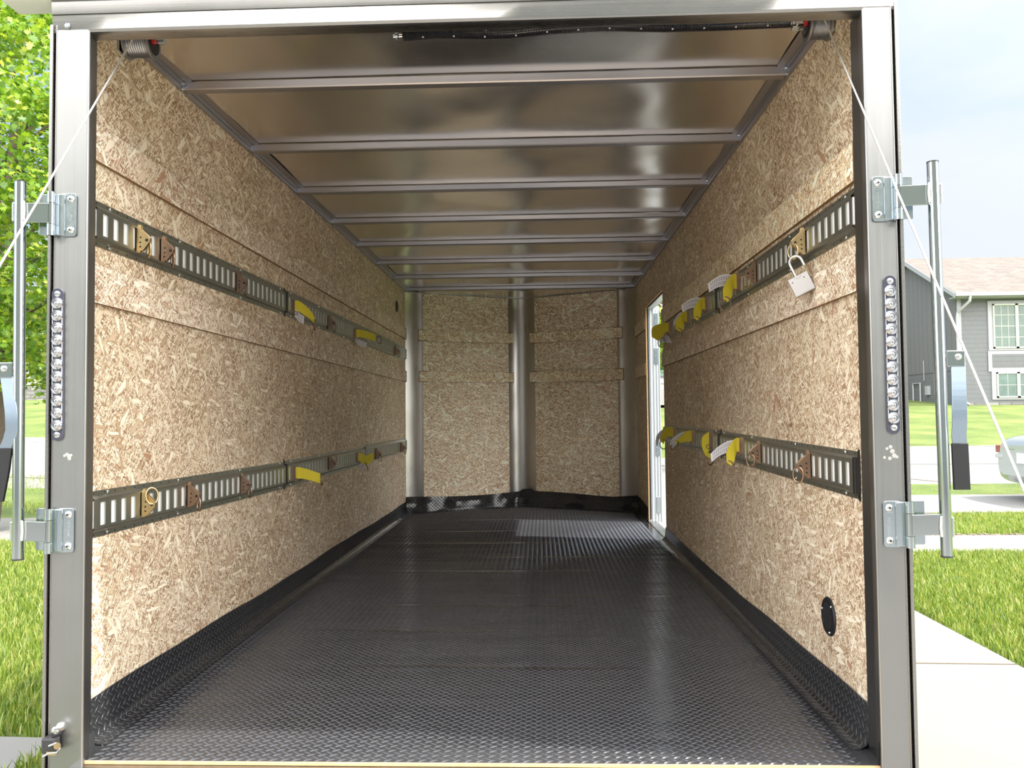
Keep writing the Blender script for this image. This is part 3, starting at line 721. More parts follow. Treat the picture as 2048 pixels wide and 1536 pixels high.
LR=((0.056,0.022,-0.078),(0.3,1,0))
s=proto_strap('czinc',LP,LW,LR,TP,TW); place(s,1,1.13,1.378,'tagged yellow strap beside the ring fitting in the upper right track',GS,1.12)
s=proto_strap('czinc',LP,LW,LR,TP,TW); place(s,1,1.735,1.376,'tagged yellow strap just past the joint in the upper right track',GS,1.1)
s=proto_strap('czinc',LP,[V,V,(0.016,0,0.046),(0.036,0,0.034),(0.02,0,0.012)],LR,[(0.02,-0.004,0.0),(0.045,-0.02,0.004),(0.068,-0.03,-0.028)],[(0,0,0.040),(0,0,0.034),(0,0,0.018)]); place(s,1,2.20,1.372,'tagged yellow strap second from the side door in the upper right track',GS,1.1)
s=proto_strap('czinc',[(0.006,0,0.0),(0.030,0.0,0.004),(0.070,0.01,-0.02),(0.085,0.01,-0.055)],[V,(0.01,0,0.046),(0.05,0,0.05),(0.03,0,0.02)],((0.05,0.01,-0.075),(0.3,1,0)),[(0.045,-0.012,0.012),(0.036,-0.016,-0.03),(0.026,-0.018,-0.072)],[(0.010,0,0.0),(0.036,0,0.0),(0.066,0,0.006)]); place(s,1,2.79,1.378,'tagged yellow strap hanging at the side door end of the upper right track',GS,1.15)
TP2=[(0.018,-0.004,0.0),(0.05,-0.004,-0.004),(0.085,-0.006,-0.022),(0.112,-0.008,-0.046)]
s=proto_strap('czinc',LP,LW,LR,TP2,TW); place(s,1,1.145,0.752,'tagged yellow strap beside the pinkish ring fitting in the lower right track',GS,1.05)
s=proto_strap('dzinc',[(0.006,0,0.012),(0.022,-0.004,-0.004),(0.026,0,-0.034),(0.018,0.01,-0.068)],[(0.012,0,0.03),(0.028,0,0.02),(0.026,0.0,0.01),(0.020,0,0.012)],((0.012,0.012,-0.072),(1,0.6,0))); place(s,1,1.69,0.760,'untagged yellow strap hanging straight down in the lower right track',GS,1.2)
s=proto_strap('czinc',[(0.006,0,0.0),(0.03,-0.004,0.0),(0.06,-0.004,-0.014),(0.085,-0.004,-0.028)],[V,V,(0,0,0.03),(0,0,0.012)],((0.09,0.0,-0.04),(0.6,0.6,0.6)),[(0.03,-0.008,0.0),(0.062,-0.010,-0.006),(0.095,-0.012,-0.028),(0.105,-0.012,-0.05)],[(0,0,0.046),(0,0,0.04),(0.008,0,0.034),(0.01,0,0.02)]); place(s,1,2.12,0.760,'tagged yellow strap second from the side door in the lower right track',GS,1.1)
s=proto_strap('czinc',[(0.006,0,0.0),(0.03,-0.004,0.004),(0.055,-0.004,-0.01),(0.072,0.0,-0.050)],[V,V,(0.01,0,0.046),(0.02,0,0.02)],((0.062,0.0,-0.062),(0.3,1,0)),[(0.03,-0.008,0.01),(0.062,-0.012,0.0),(0.09,-0.016,-0.03),(0.094,-0.016,-0.07)],[(0,0,0.03),(0.006,0,0.03),(0.014,0,0.018),(0.006,0,0.004)]); place(s,1,2.70,0.766,'tagged yellow strap at the side door end of the lower right track',GS,1.1)

# padlock
pk=thing('padlock','open silver padlock hanging from a ring on the right wall','padlock',(0.893,0.318,1.318),rot=(math.radians(-24),0,math.radians(62)))
mb=MB().box((-0.011,-0.016,-0.112),(0.011,0.042,-0.056)); mb.build('lock_body','lock',pk,bevel=0.002)
mb=MB()
for (a,b) in ((-0.002,-0.070),(0.032,-0.070)): mb.lathe([(0.0018,0),(0.0018,0.0006)],(-0.011,a,b),(-1,0,0),8)
for k in range(6): mb.lathe([(0.0009,0),(0.0009,0.0005)],(-0.011,0.004+k*0.0035,-0.0665+0.0018*abs(k-2.5)),(-1,0,0),6)
mb.build('rivet','black',pk)
path=[(0,0.018,-0.057),(0,0.018,-0.020)]+[(0,0.001+0.017*math.cos(t),-0.020+0.019*math.sin(t)) for t in [math.pi*i/10 for i in range(1,10)]]+[(0,-0.016,-0.020),(0,-0.016,-0.038)]
MB().tube(path,0.0042,10).build('shackle','steel',pk,smooth=60)

# round vents
def vent(side,y,z,r,label,louver=True):
    t=wthing('round_vent',label,'vent',(side*X,y,z-r))
    MB().lathe([(r,0),(r,0.003),(r*0.94,0.006),(r*0.72,0.006),(r*0.70,0.003)],(side*X,y,z),(-side,0,0),36).build('vent_rim','black',t,smooth=40)
    mb=MB()
    for k in range(-6,7):
        u=k*r*0.105; h=math.sqrt(max(0,(r*0.68)**2-u*u))
        a=math.radians(35)
        T=Matrix.Translation((side*(X-0.005),y,z))@Matrix.Rotation(a,4,'X')
        mb.box((-0.0015,u-r*0.03,-h),(0.0015,u+r*0.03,h),0,T)
    mb.build('louvre','rubber',t)
    for a in (0.3,2.3,4.4):
        MB().lathe([(0.004,0),(0.003,0.002)],(side*(X-0.006),y+math.cos(a)*r*0.82,z+math.sin(a)*r*0.82),(-side,0,0),8).build('screw','steel',t)
    return t
vent(1,0.271,0.322,0.052,'black round vent low on the right wall near the opening')
vent(-1,4.262,1.731,0.046,'small black round vent high on the left wall near the front corner')

# door in the right wall: jamb with extruded ribs, sill
dj=bpy.data.objects.new('door_1',None); C.objects.link(dj); struct(dj,'open side door frame, white aluminium'); dj.location=(X,DY0,FZ)
def dpart(mb,name,m,bevel=0.001):
    o=mb.build(name,m,None,base=(0,0,0),bevel=bevel); o.parent=dj; o.location=(-X,-DY0,-FZ); return o
mb=MB().box((X+0.012,DY1-0.004,FZ),(X+0.10,DY1+0.02,DZ)); 
for xx in (0.028,0.052,0.074,0.093): mb.box((X+xx,DY1-0.010,FZ),(X+xx+0.006,DY1-0.004,DZ-0.02))
dpart(mb,'jamb','pwhite')
dpart(MB().box((X+0.012,DY0,DZ-0.02),(X+0.06,DY1,DZ-0.003)),'head','pwhite')
dpart(MB().box((X-0.002,DY0,FZ-0.004),(X+0.06,DY1,FZ+0.004)),'sill','aluH')
dpart(MB().box((X+0.010,DY1-0.009,FZ+0.02),(X+0.020,DY1-0.0035,DZ-0.006)).box((X+0.010,DY0,DZ-0.014),(X+0.020,DY1,DZ-0.006)),'seal','black',0)
mb=MB()
for z in (1.56,1.30,0.62,0.20):
    mb.box((X+0.058,DY1-0.014,z-0.06),(X+0.088,DY1-0.0105,z+0.06))
    for q in (-0.04,0,0.04): mb.lathe([(0.004,0),(0.003,0.003)],(X+0.066,DY1-0.014,z+q),(0,-1,0),8)
dpart(mb,'hinge_leaf','zinc')
# door leaf swung right round against the outside of the nose
mb=MB().box((1.02,DY1+0.03,FZ),(1.055,DY1+0.85,DZ)); dpart(mb,'door_leaf','pwhite',0.003)

# ---------------------------------------------------------------- spring, drums, cables, ramp
sp=wthing('torsion_spring','long black counterbalance spring under the roof behind the header','spring',(-0.19,0.15,1.86))
def spz(x):
    kx=[-0.21,-0.09,0.03,0.10,0.22,0.36,0.52,0.66,0.88]; kz=[1.902,1.908,1.902,1.902,1.912,1.916,1.909,1.909,1.913]
    return float(np.interp(x,kx,kz))-0.001
pts=[]; turns=int((0.86+0.185)/0.0042); NS=10
for i in range(turns*NS+1):
    x=-0.185+1.045*i/(turns*NS); a=2*math.pi*i/NS; r=0.0142
    pts.append((x,0.15+r*math.cos(a),spz(x)+r*math.sin(a)))
MB().tube(pts,0.0017,4).build('coil','spring',sp,smooth=80)
MB().tube([(-0.21+1.1*i/20,0.15,spz(-0.21+1.1*i/20)) for i in range(21)],0.006,8).build('shaft','steel',sp,smooth=60)
MB().lathe([(0.010,0),(0.011,0.008),(0.008,0.010)],(-0.205,0.15,spz(-0.2)),(1,0,0),12).build('end_nut','zinc',sp)
MB().lathe([(0.014,0),(0.016,0.01),(0.014,0.02),(0.016,0.03),(0.014,0.045)],(0.845,0.15,1.912),(1,0,0),16).build('winding_cone','aluH',sp,smooth=30)
MB().box((0.888,0.130,1.882),(0.893,0.170,1.937)).box((0.868,0.135,1.886),(0.893,0.15,1.890)).build('bearing_bracket','zinc',sp)
MB().lathe([(0.0065,0),(0.0065,0.012),(0.004,0.014)],(0.862,0.142,1.888),(-1,0,0),8).build('set_bolt','steel',sp)
mb=MB()
for x in np.arange(-0.13,0.85,0.083):
    mb.box((x,0.134,spz(x)-0.0148),(x+0.004,0.139,spz(x)-0.0130)); mb.box((x+0.004,0.1345,spz(x)+0.002),(x+0.006,0.1365,spz(x)+0.006))
mb.build('paint_mark','tag',sp)
def drum(side,x0,x1,label):
    t=wthing('cable_drum',label,'cable drum',(side*(x0+x1)/2,0.15,1.87))
    n=9; prof=[(0.040,0),(0.040,0.004),(0.033,0.007)]; L=x1-x0
    for k in range(n):
        h=0.008+(L-0.018)*k/n; d=(L-0.018)/n
        prof+=[(0.0335,h),(0.0355,h+d*0.5)]
    prof+=[(0.033,L-0.010),(0.038,L-0.007),(0.040,L-0.004),(0.040,L)]
    MB().lathe(prof,(side*x1,0.15,1.899),(-side,0,0),40).build('drum_body','drum',t,smooth=25)
    MB().lathe([(0.030,0),(0.030,0.001)],(side*(x0-0.0008),0.15,1.899),(side,0,0),24).build('drum_face','black',t)
    MB().box((side*(x0-0.008)-0.004,0.128,1.892),(side*(x0-0.008)+0.004,0.140,1.902)).build('set_screw','red',t)
    MB().tube([(side*(x0-0.03),0.15,1.905),(side*x1,0.15,1.905)],0.009,10).build('shaft_end','zinc',t,smooth=60)
    MB().box((side*(X-0.004)-0.002,0.12,1.87),(side*(X-0.004)+0.002,0.18,1.938)).build('mounting_plate','zinc',t)
    return t
drum(-1,0.868,0.940,'grey grooved cable drum in the upper left corner behind the header')
drum(1,0.890,0.948,'grey grooved cable drum in the upper right corner beside the spring')
for s,lb in ((-1,'steel ramp cable running down past the left upright'),(1,'steel ramp cable running down past the right upright')):
    a=(-0.888,0.118,1.936) if s<0 else (0.924,0.118,1.904); b=(-0.888,-1.60,-0.423) if s<0 else (0.924,-1.60,-0.535)
    mb=MB(); P=[Vector(a).lerp(Vector(b),i/40) for i in range(41)]
    ang=0; mb.tube(P,0.0023,8); 
    tag(mb.build('ramp_cable','cable',smooth=60),lb,'cable','ramp door cables')
# ramp door lying open on the driveway behind the floor edge
rp=wthing('ramp_door','rear ramp door lowered onto the driveway behind the trailer','ramp',(0,-0.14,-0.05))
e0=Vector((0,-0.145,0.03)); e1=Vector((0,-1.72,-0.535))
def RP(u,v,h): p=e0.lerp(e1,v); return (u,p.y,p.z+h)
MB().prism([(-0.84,0),(0.84,0),(0.84,1),(-0.84,1)],(-0.02,0.0),RP).build('ramp_deck','ply',rp)
mb=MB()
for u0,u1,v0,v1 in ((-0.87,-0.84,0,1),(0.84,0.87,0,1),(-0.84,0.84,0,0.025),(-0.84,0.84,0.975,1)): mb.prism([(u0,v0),(u1,v0),(u1,v1),(u0,v1)],(-0.03,0.004),RP)
mb.build('ramp_frame','alu',rp)

# ---------------------------------------------------------------- cam bars, hinge keepers, lights, hasp
def text_verts(body,size):
    cu=bpy.data.curves.new('t','FONT'); cu.body=body; cu.size=size; cu.extrude=0.0003; cu.resolution_u=2; cu.align_x='CENTER'; cu.align_y='CENTER'
    ob=bpy.data.objects.new('t',cu); C.objects.link(ob); bpy.context.view_layer.update()
    me=bpy.data.meshes.new_from_object(ob.evaluated_get(bpy.context.evaluated_depsgraph_get()))
    v=[tuple(p.co) for p in me.vertices]; f=[tuple(p.vertices) for p in me.polygons]
    bpy.data.objects.remove(ob); bpy.data.curves.remove(cu); bpy.data.meshes.remove(me); return v,f
TXT=text_verts('MPERIAL',0.0115); TXT2=text_verts('I',0.018)
def rrect(x0,x1,z0,z1,r,n=4):
    P=[]
    for cx,cz,a0 in ((x1-r,z1-r,0),(x0+r,z1-r,90),(x0+r,z0+r,180),(x1-r,z0+r,270)):
        for i in range(n+1):
            a=math.radians(a0+90*i/n); P.append((cx+r*math.cos(a),cz+r*math.sin(a)))
    return P
def keeper(side,xp,zc,label,par_group,xtube,readdown):
    # xp: inner edge of plate (abs) ; extends outward
    t=wthing('bar_hinge_keeper',label,'hinge bracket',(side*xp,-0.105,zc-0.055),par_group)
    S=lambda x:side*x
    def PR(poly,y0,y1,name,m,bev=0.0008):
        p=[(S(x),z) for x,z in poly]
        if side<0: p=p[::-1]
        return MB().prism(p,(y1,y0),lambda u,v,h:(u,h,v)).build(name,m,t,bevel=bev)
    x0=xp; 
    PR(rrect(x0,x0+0.040,zc-0.052,zc+0.052,0.008),-0.1085,-0.105,'base_plate','zinc')
    PR([(x0+0.026,zc-0.050),(x0+0.050,zc-0.050),(x0+0.050,zc+0.050),(x0+0.026,zc+0.050)],-0.112,-0.106,'raised_flange','zinc',0.002)
    for z in (zc-0.037,zc+0.037):
        MB().lathe([(0.0085,0),(0.0085,0.0015),(0.0065,0.004),(0.003,0.0055)],(S(x0+0.013),-0.1085,z),(0,-1,0),16).build('bolt','steel',t,smooth=35)
        MB().lathe([(0.0028,0),(0.0028,0.0004)],(S(x0+0.013),-0.1142,z),(0,-1,0),6).build('bolt_socket','black',t)
    xk=x0+0.054
    for z0,z1,nm in ((zc-0.052,zc-0.026,'knuckle'),(zc+0.026,zc+0.052,'knuckle')):
        MB().lathe([(0.0095,0),(0.0095,z1-z0)],(S(xk),-0.120,z0),(0,0,1),20).build(nm,'zinc',t,smooth=40)
    MB().lathe([(0.0092,0),(0.0092,0.050)],(S(xk),-0.120,zc-0.025),(0,0,1),20).build('centre_knuckle','chrome',t,smooth=40)
    PR([(xk,zc-0.023),(xtube-0.010,zc-0.021),(xtube-0.010,zc+0.025),(xk,zc+0.023)],-0.131,-0.126,'arm_strap','chrome')
    PR(rrect(xk+0.012,xk+0.040,zc-0.047,zc+0.052,0.004),-0.104,-0.100,'keeper_tab','zinc')
    MB().box((min(S(xk+0.010),S(xk+0.016)),-0.105,zc-0.02),(max(S(xk+0.010),S(xk+0.016)),-0.08,zc+0.02)).build('keeper_web','zinc',t)
    # lettering runs along the plate
    mb=MB()
    for (v,f),off in ((TXT,0.006),(TXT2,-0.026)):
        vs=[]
        for p in v:
            u,w_=p[0]+off,p[1]-(0.0 if off>0 else -0.0018)
            if readdown: xx=S(x0+0.011)+w_+0.0; zz=zc-u
            else: xx=S(x0+0.011)-w_; zz=zc+u
            vs.append((xx,-0.1089-p[2],zz))
        mb.add(vs,f)
    mb.build('embossed_lettering','steel',t)
    return t
GK='stamped zinc hinge brackets on the rear uprights'
keeper(-1,0.926,1.366,'zinc hinge bracket high on the left upright',GK,1.049,False)
keeper(-1,0.924,0.617,'zinc hinge bracket low on the left upright',GK,1.043,False)
keeper(1,0.943,1.366,'zinc hinge bracket high on the right upright',GK,1.071,True)
keeper(1,0.949,0.623,'zinc hinge bracket low on the right upright',GK,1.077,True)
def cambar(side,xt,xb,label,left):
    t=wthing('lock_bar',label,'lock bar',(side*xb,-0.13,0.555),'steel lock bars beside the rear opening')
    top=Vector((side*xt,-0.13,1.44)); bot=Vector((side*xb,-0.13,0.555))
    def at(z): k=(1.44-z)/(1.44-0.555); return top.lerp(bot,k)
    MB().tube([top,bot],0.0125,20).build('tube','chrome',t,smooth=50)
    mb=MB(); mb.lathe([(0.0128,0),(0.0128,0.003)],top,(0,0,1),20); mb.lathe([(0.0130,0),(0.0130,0.004)],bot-Vector((0,0,0.003)),(0,0,1),20); mb.build('end_cap','rubber',t)
    for z in (1.37,0.62):
        p=at(z); mb=MB(); mb.box((p.x+side*0.0135-0.003,-0.137,z-0.024),(p.x+side*0.0135+0.003,-0.122,z+0.022)); mb.build('cam_lug','steel',t,bevel=0.0025)
        mb=MB(); mb.tube([p+Vector((-side*0.012,-0.006,-0.022)),p+Vector((-side*0.0135,-0.006,0)),p+Vector((-side*0.012,-0.006,0.024))],0.0030,6); mb.build('weld_bead','cable',t,smooth=60)
    # handle bracket + lever
    p=at(0.995); s=side
    a,b=(p.x+s*0.012,p.x+s*0.052)
    poly=[(min(a,b),0.976),(max(a,b),0.976),(max(a,b),1.013),(min(a,b),1.013)]
    MB().prism([(x,z) for x,z in poly][::-1],(-0.139,-0.135),lambda u,v,h:(u,h,v)).build('lever_bracket','chrome',t,bevel=0.003)
    MB().lathe([(0.0075,0),(0.007,0.003),(0.003,0.005)],(p.x+s*(0.036 if s>0 else 0.030),-0.139,0.998),(0,-1,0),14).build('pivot_bolt','steel',t,smooth=35)
    if s<0: K=[(0.028,0.985,0.0),(0.018,0.94,0.004),(0.008,0.895,0.010),(0.006,0.855,0.010),(0.014,0.835,0.006),(0.028,0.812,0.0)]; G=[(0.028,0.812,0.0),(0.034,0.76,0.0),(0.046,0.688,0.002)]; wd=0.030
    else: K=[(0.038,0.985,0.0),(0.034,0.93,0.008),(0.031,0.88,0.014),(0.031,0.845,0.012),(0.033,0.825,0.004),(0.036,0.805,0.0)]; G=[(0.036,0.805,0.0),(0.037,0.75,0.0),(0.038,0.702,0.0)]; wd=0.032
    def strip(Kk,w_,th,name,m):
        rows=[[(p.x+s*o-w_/2,-0.134-d,z) for o,z,d in Kk],[(p.x+s*o+w_/2,-0.134-d,z) for o,z,d in Kk]]
        return MB().sheet(rows,th).build(name,m,t,smooth=40,bevel=0.0008)
    strip(K,wd,0.004,'lever_arm','blue'); strip(G,wd+0.003,0.008,'lever_grip','black')
    return t
cambar(-1,1.049,1.043,'steel lock bar with lever standing left of the opening',True)
cambar(1,1.071,1.077,'steel lock bar with lever standing right of the opening',False)

def ledbar(side,xc,z0,z1,label,xt):
    t=wthing('marker_light_bar',label,'light bar',(side*xc,-0.104,z0),'clear rear light bars on the uprights')
    n=11; L=z1-z0
    def xx(z): return side*(xc+xt*(z1-z)/L)
    P=[]
    for i in range(13):
        a=math.pi*i/12; P.append((0.0145*math.cos(a),z1-0.0145+0.0145*math.sin(a)))
    for i in range(13):
        a=math.pi+math.pi*i/12; P.append((0.0145*math.cos(a),z0+0.0145+0.0145*math.sin(a)))
    MB().prism([(xx(z)+u,z) for u,z in P][::-1],(-0.108,-0.1035),lambda u,v,h:(u,h,v)).build('housing','smoke',t,bevel=0.001)
    mb=MB()
    for s in (-1,1): mb.tube([(xx(z1-0.03)+s*0.0115,-0.1085,z1-0.03),(xx(z0+0.03)+s*0.0115,-0.1085,z0+0.03)],0.0011,6)
    mb.build('housing_rib','lens',t)
    zt=z1-0.037; dz=(L-0.074)/(n-1)
    for k in range(n):
        z=zt-dz*k; r=0.0136
        mb=MB(); mb.lathe([(r,0),(r,0.0035),(r*0.93,0.0045),(r*0.9,0.0035),(r*0.75,0.005),(r*0.72,0.0038),(r*0.5,0.0058),(r*0.46,0.0042),(r*0.25,0.007),(r*0.1,0.0076)],(xx(z),-0.108,z),(0,-1,0),24)
        mb.build('lens','reflector',t,smooth=20)
    for z in (z1-0.0145,z0+0.0145):
        mb=MB(); mb.lathe([(0.0075,0),(0.007,0.0015),(0.0055,0.002),(0.003,0.0032)],(xx(z),-0.108,z),(0,-1,0),14); mb.build('screw','steel',t,smooth=25)
    return t
ledbar(-1,0.970,0.827,1.191,'clear light bar of round lenses on the left upright',-0.003)
ledbar(1,0.978,0.826,1.190,'clear light bar of round lenses on the right upright',0.0)

hp=wthing('ramp_hasp','dark hasp with keys low on the left upright','hasp',(-0.955,-0.104,0.09))
MB().lathe([(0.011,0),(0.011,0.006),(0.008,0.014),(0.0085,0.022),(0.004,0.025)],(-0.953,-0.104,0.160),(0,-1,0),18).build('stud','steel',hp,smooth=40)
MB().box((-0.983,-0.131,0.108),(-0.950,-0.108,0.143)).build('hasp_body','rubber',hp,bevel=0.004)
MB().hexa([(-0.960,-0.125,0.140),(-0.950,-0.125,0.150),(-0.945,-0.112,0.150),(-0.955,-0.112,0.138)],[(-0.965,-0.128,0.152),(-0.953,-0.128,0.160),(-0.948,-0.112,0.160),(-0.960,-0.112,0.150)]).build('hasp_arm','rubber',hp,bevel=0.002)
MB().tube([(-0.962,-0.133,0.128),(-0.945,-0.135,0.135),(-0.936,-0.134,0.124),(-0.942,-0.134,0.114),(-0.962,-0.134,0.112),(-0.975,-0.134,0.104)],0.0028,8).build('wire_clip','steel',hp,smooth=60)
MB().lathe([(0.0075,0),(0.0075,0.002)],(-0.940,-0.137,0.130),(0.3,-1,0.2),14).box((-0.967,-0.136,0.108),(-0.945,-0.1335,0.116)).build('key','yzinc',hp)
# dried smudges on the uprights
for nm,par,x,z,pts in (('scuff_mark',pl,-0.951,0.792,[(0,0),(0.006,0.003),(0.011,-0.001),(0.016,0.001),(0.012,-0.007)]),('scuff_mark',pr_,0.963,0.775,[(0,0.018),(0.008,0.022),(0.012,0.012),(-0.006,-0.002),(0.006,-0.004),(0.016,0.002),(0.022,-0.001)])):
    mb=MB()
    for i,(a,b) in enumerate(pts): mb.lathe([(0.0035+0.001*(i%3),0),(0.003,0.0003)],(x+a,-0.104,z+b),(0,-1,0),7)
    o=mb.build(nm,'scuff'); o.parent=par

# ---------------------------------------------------------------- ground
def gz(x,y):
    if y<=12: return -0.55
    k=0.0815 if x>-6 else 0.095
    z=-0.55+(y-12)*k
    if y>33 : z=-0.55+21*k+(y-33)*0.06
    return z
def gmesh(poly,name,m,label,dz=0.0,step=1.5,thick=0.06):
    # poly: list of quads [(x,y)*4] subdivided
    mb=MB()
    for q in poly:
        a,b,c,d=[Vector((p[0],p[1])) for p in q]
        nu=max(1,int((b-a).length/step)); nv=max(1,int((d-a).length/step))
        nu=min(nu,30); nv=min(nv,40)
        rows=[]
        for i in range(nu+1):
            r=[]
            for j in range(nv+1):
                p=(a.lerp(b,i/nu)).lerp(d.lerp(c,i/nu),j/nv); r.append((p.x,p.y,gz(p.x,p.y)+dz-thick/2))
            rows.append(r)
        mb.sheet(rows,thick)
    return struct(mb.build(name,m,smooth=30),label)
gmesh([[(-70,-12),(70,-12),(70,80),(-70,80)]],'lawn_ground','lawn','mown green lawns around the driveway',dz=-0.012,step=2.5)
gmesh([[(-1.40,-2.0),(2.80,-2.0),(2.80,9.4),(-1.40,9.4)],[(-9,-2.0),(-1.97,-2.0),(-1.97,1.58),(-9,1.9)],[(-9,-13),(8,-13),(8,-2.0),(-9,-2.0)]],'driveway','conc','pale concrete driveway under and beside the trailer',dz=0.012)
gmesh([[(2.80,6.32),(40,6.32),(40,7.40),(2.80,7.40)],[(-40,8.4),(-1.4,6.9),(-1.4,9.0),(-40,11.4)]],'sidewalk','conc','concrete sidewalk crossing the front lawns',dz=0.010)
gmesh([[(2.80,9.36),(45,9.36),(45,15.4),(2.8,15.4)],[(-60,15.5),(-1.9,11.6),(2.8,15.4),(-60,27)],[(-1.9,9.4),(2.8,9.36),(2.8,15.4),(-1.9,11.6)]],'street','conc2','pale concrete street behind the trailer',dz=0.006)
gmesh([[(2.0,15.4),(13.4,15.4),(20.5,19.0),(4,18.2)],[(-60,27),(2.8,15.4),(2.0,18.2),(-60,29.5)],[(13.4,15.4),(45,15.4),(45,18.6),(20.5,19.0)]],'neighbour_driveway','conc2','pale concrete apron beyond the street',dz=0.006)
# joints
mb=MB()
def joint(x0,y0,x1,y1,w_=0.014):
    d=(Vector((x1,y1))-Vector((x0,y0))); n_=Vector((-d.y,d.x)).normalized()*w_; K=max(2,int(d.length/1.5)); rows=[[],[]]
    for i in range(K+1):
        p=Vector((x0,y0))+d*i/K; z=gz(p.x,p.y)+0.0145
        rows[0].append((p.x-n_.x,p.y-n_.y,z)); rows[1].append((p.x+n_.x,p.y+n_.y,z))
    mb.sheet(rows,0.002)
joint(1.0,2.72,2.8,2.66,0.005); joint(2.0,-1,2.0,0.4,0.005)
for q in ((2.8,12.3,30,12.3),(2.8,15.4,30,15.4),(5,15.2,13,8.8),(7,20,22,14),(-40,20,-2,12.6),(-30,15,-8,22),(4,9.4,14,9.4)): joint(*q,0.02)
struct(mb.build('expansion_joint','soil'),'dark joints between the concrete slabs')
# soil edge beside the sidewalk
mb=MB()
for i in range(60):
    x=4.2+i*0.06+random.uniform(-.02,.02); mb.box((x,7.38,-0.545),(x+random.uniform(0.02,0.08),7.38+random.uniform(0.02,0.10),-0.545+random.uniform(0.004,0.02)))
tag(mb.build('bare_soil_edge','soil'),'crumbly bare soil along the sidewalk edge on the right','soil',kind='stuff')

# grass blades
def blades(regions,name,label):
    P=[];H=[]
    for (poly,dens,h) in regions:
        xs_=[p[0] for p in poly]; ys_=[p[1] for p in poly]
        A=(max(xs_)-min(xs_))*(max(ys_)-min(ys_)); n=int(A*dens)
        px=RNG.uniform(min(xs_),max(xs_),n); py_=RNG.uniform(min(ys_),max(ys_),n)
        ins=np.zeros(n,bool); k=len(poly); j=k-1
        for i in range(k):
            xi,yi=poly[i]; xj,yj=poly[j]
            cnd=((yi>py_)!=(yj>py_))&(px<(xj-xi)*(py_-yi)/((yj-yi) or 1e-9)+xi); ins^=cnd; j=i
        P.append(np.stack([px[ins],py_[ins]],1)); H.append(np.full(ins.sum(),h))
    P=np.concatenate(P); H=np.concatenate(H); n=len(P)
    z=np.array([gz(a,b)-0.012 for a,b in P]); h=H*RNG.uniform(0.55,1.15,n); a=RNG.uniform(0,2*np.pi,n); w_=RNG.uniform(0.0022,0.0042,n)*(1+h*4)
    ln=RNG.uniform(0,0.6,n)*h; la=RNG.uniform(0,2*np.pi,n)
    dx,dy=np.cos(a)*w_,np.sin(a)*w_
    b0=np.stack([P[:,0]-dx,P[:,1]-dy,z],1); b1=np.stack([P[:,0]+dx,P[:,1]+dy,z],1)
    mx,my=P[:,0]+np.cos(la)*ln*0.35,P[:,1]+np.sin(la)*ln*0.35
    m0=np.stack([mx-dx*.7,my-dy*.7,z+h*0.6],1); m1=np.stack([mx+dx*.7,my+dy*.7,z+h*0.6],1)
    tp=np.stack([P[:,0]+np.cos(la)*ln,P[:,1]+np.sin(la)*ln,z+h],1)
    V_=np.stack([b0,b1,m1,m0,tp],1).reshape(-1,3)
    me=bpy.data.meshes.new(name); me.vertices.add(5*n); me.vertices.foreach_set('co',V_.ravel())
    idx=np.arange(n)[:,None]*5
    loops=np.concatenate([idx+np.array([[0,1,2,3]]),idx+np.array([[3,2,4]])],1).ravel()
    me.loops.add(7*n); me.loops.foreach_set('vertex_index',loops)
    me.polygons.add(2*n); st_=np.stack([np.arange(n)*7,np.arange(n)*7+4],1).ravel(); me.polygons.foreach_set('loop_start',st_)
    me.update(calc_edges=True); me.validate(); me.materials.append(MT['blade'])
    o=bpy.data.objects.new(name,me); C.objects.link(o); return tag(o,label,'grass',kind='stuff')
blades([([(-1.97,0.2),(-1.42,0.2),(-1.42,2.2),(-1.97,2.2)],3600,0.09),([(-2.0,1.62),(-1.93,2.2),(-3.2,4.6),(-4.6,6.9),(-7.0,7.4),(-5.4,5.2),(-2.6,1.62)],3600,0.075),([(-5.2,9.3),(-9.0,14.2),(-13,15),(-7.5,9.9)],650,0.07)],'lawn_grass','sunlit lawn grass left of the trailer')
blades([([(2.83,2.0),(2.83,5.0),(3.6,6.3),(6.2,6.3),(3.6,2.9)],4600,0.07),([(3.9,7.54),(5.6,9.34),(8.2,9.34),(6.0,7.54)],2500,0.075)],'lawn_grass','sunlit lawn grass right of the trailer along the sidewalk')

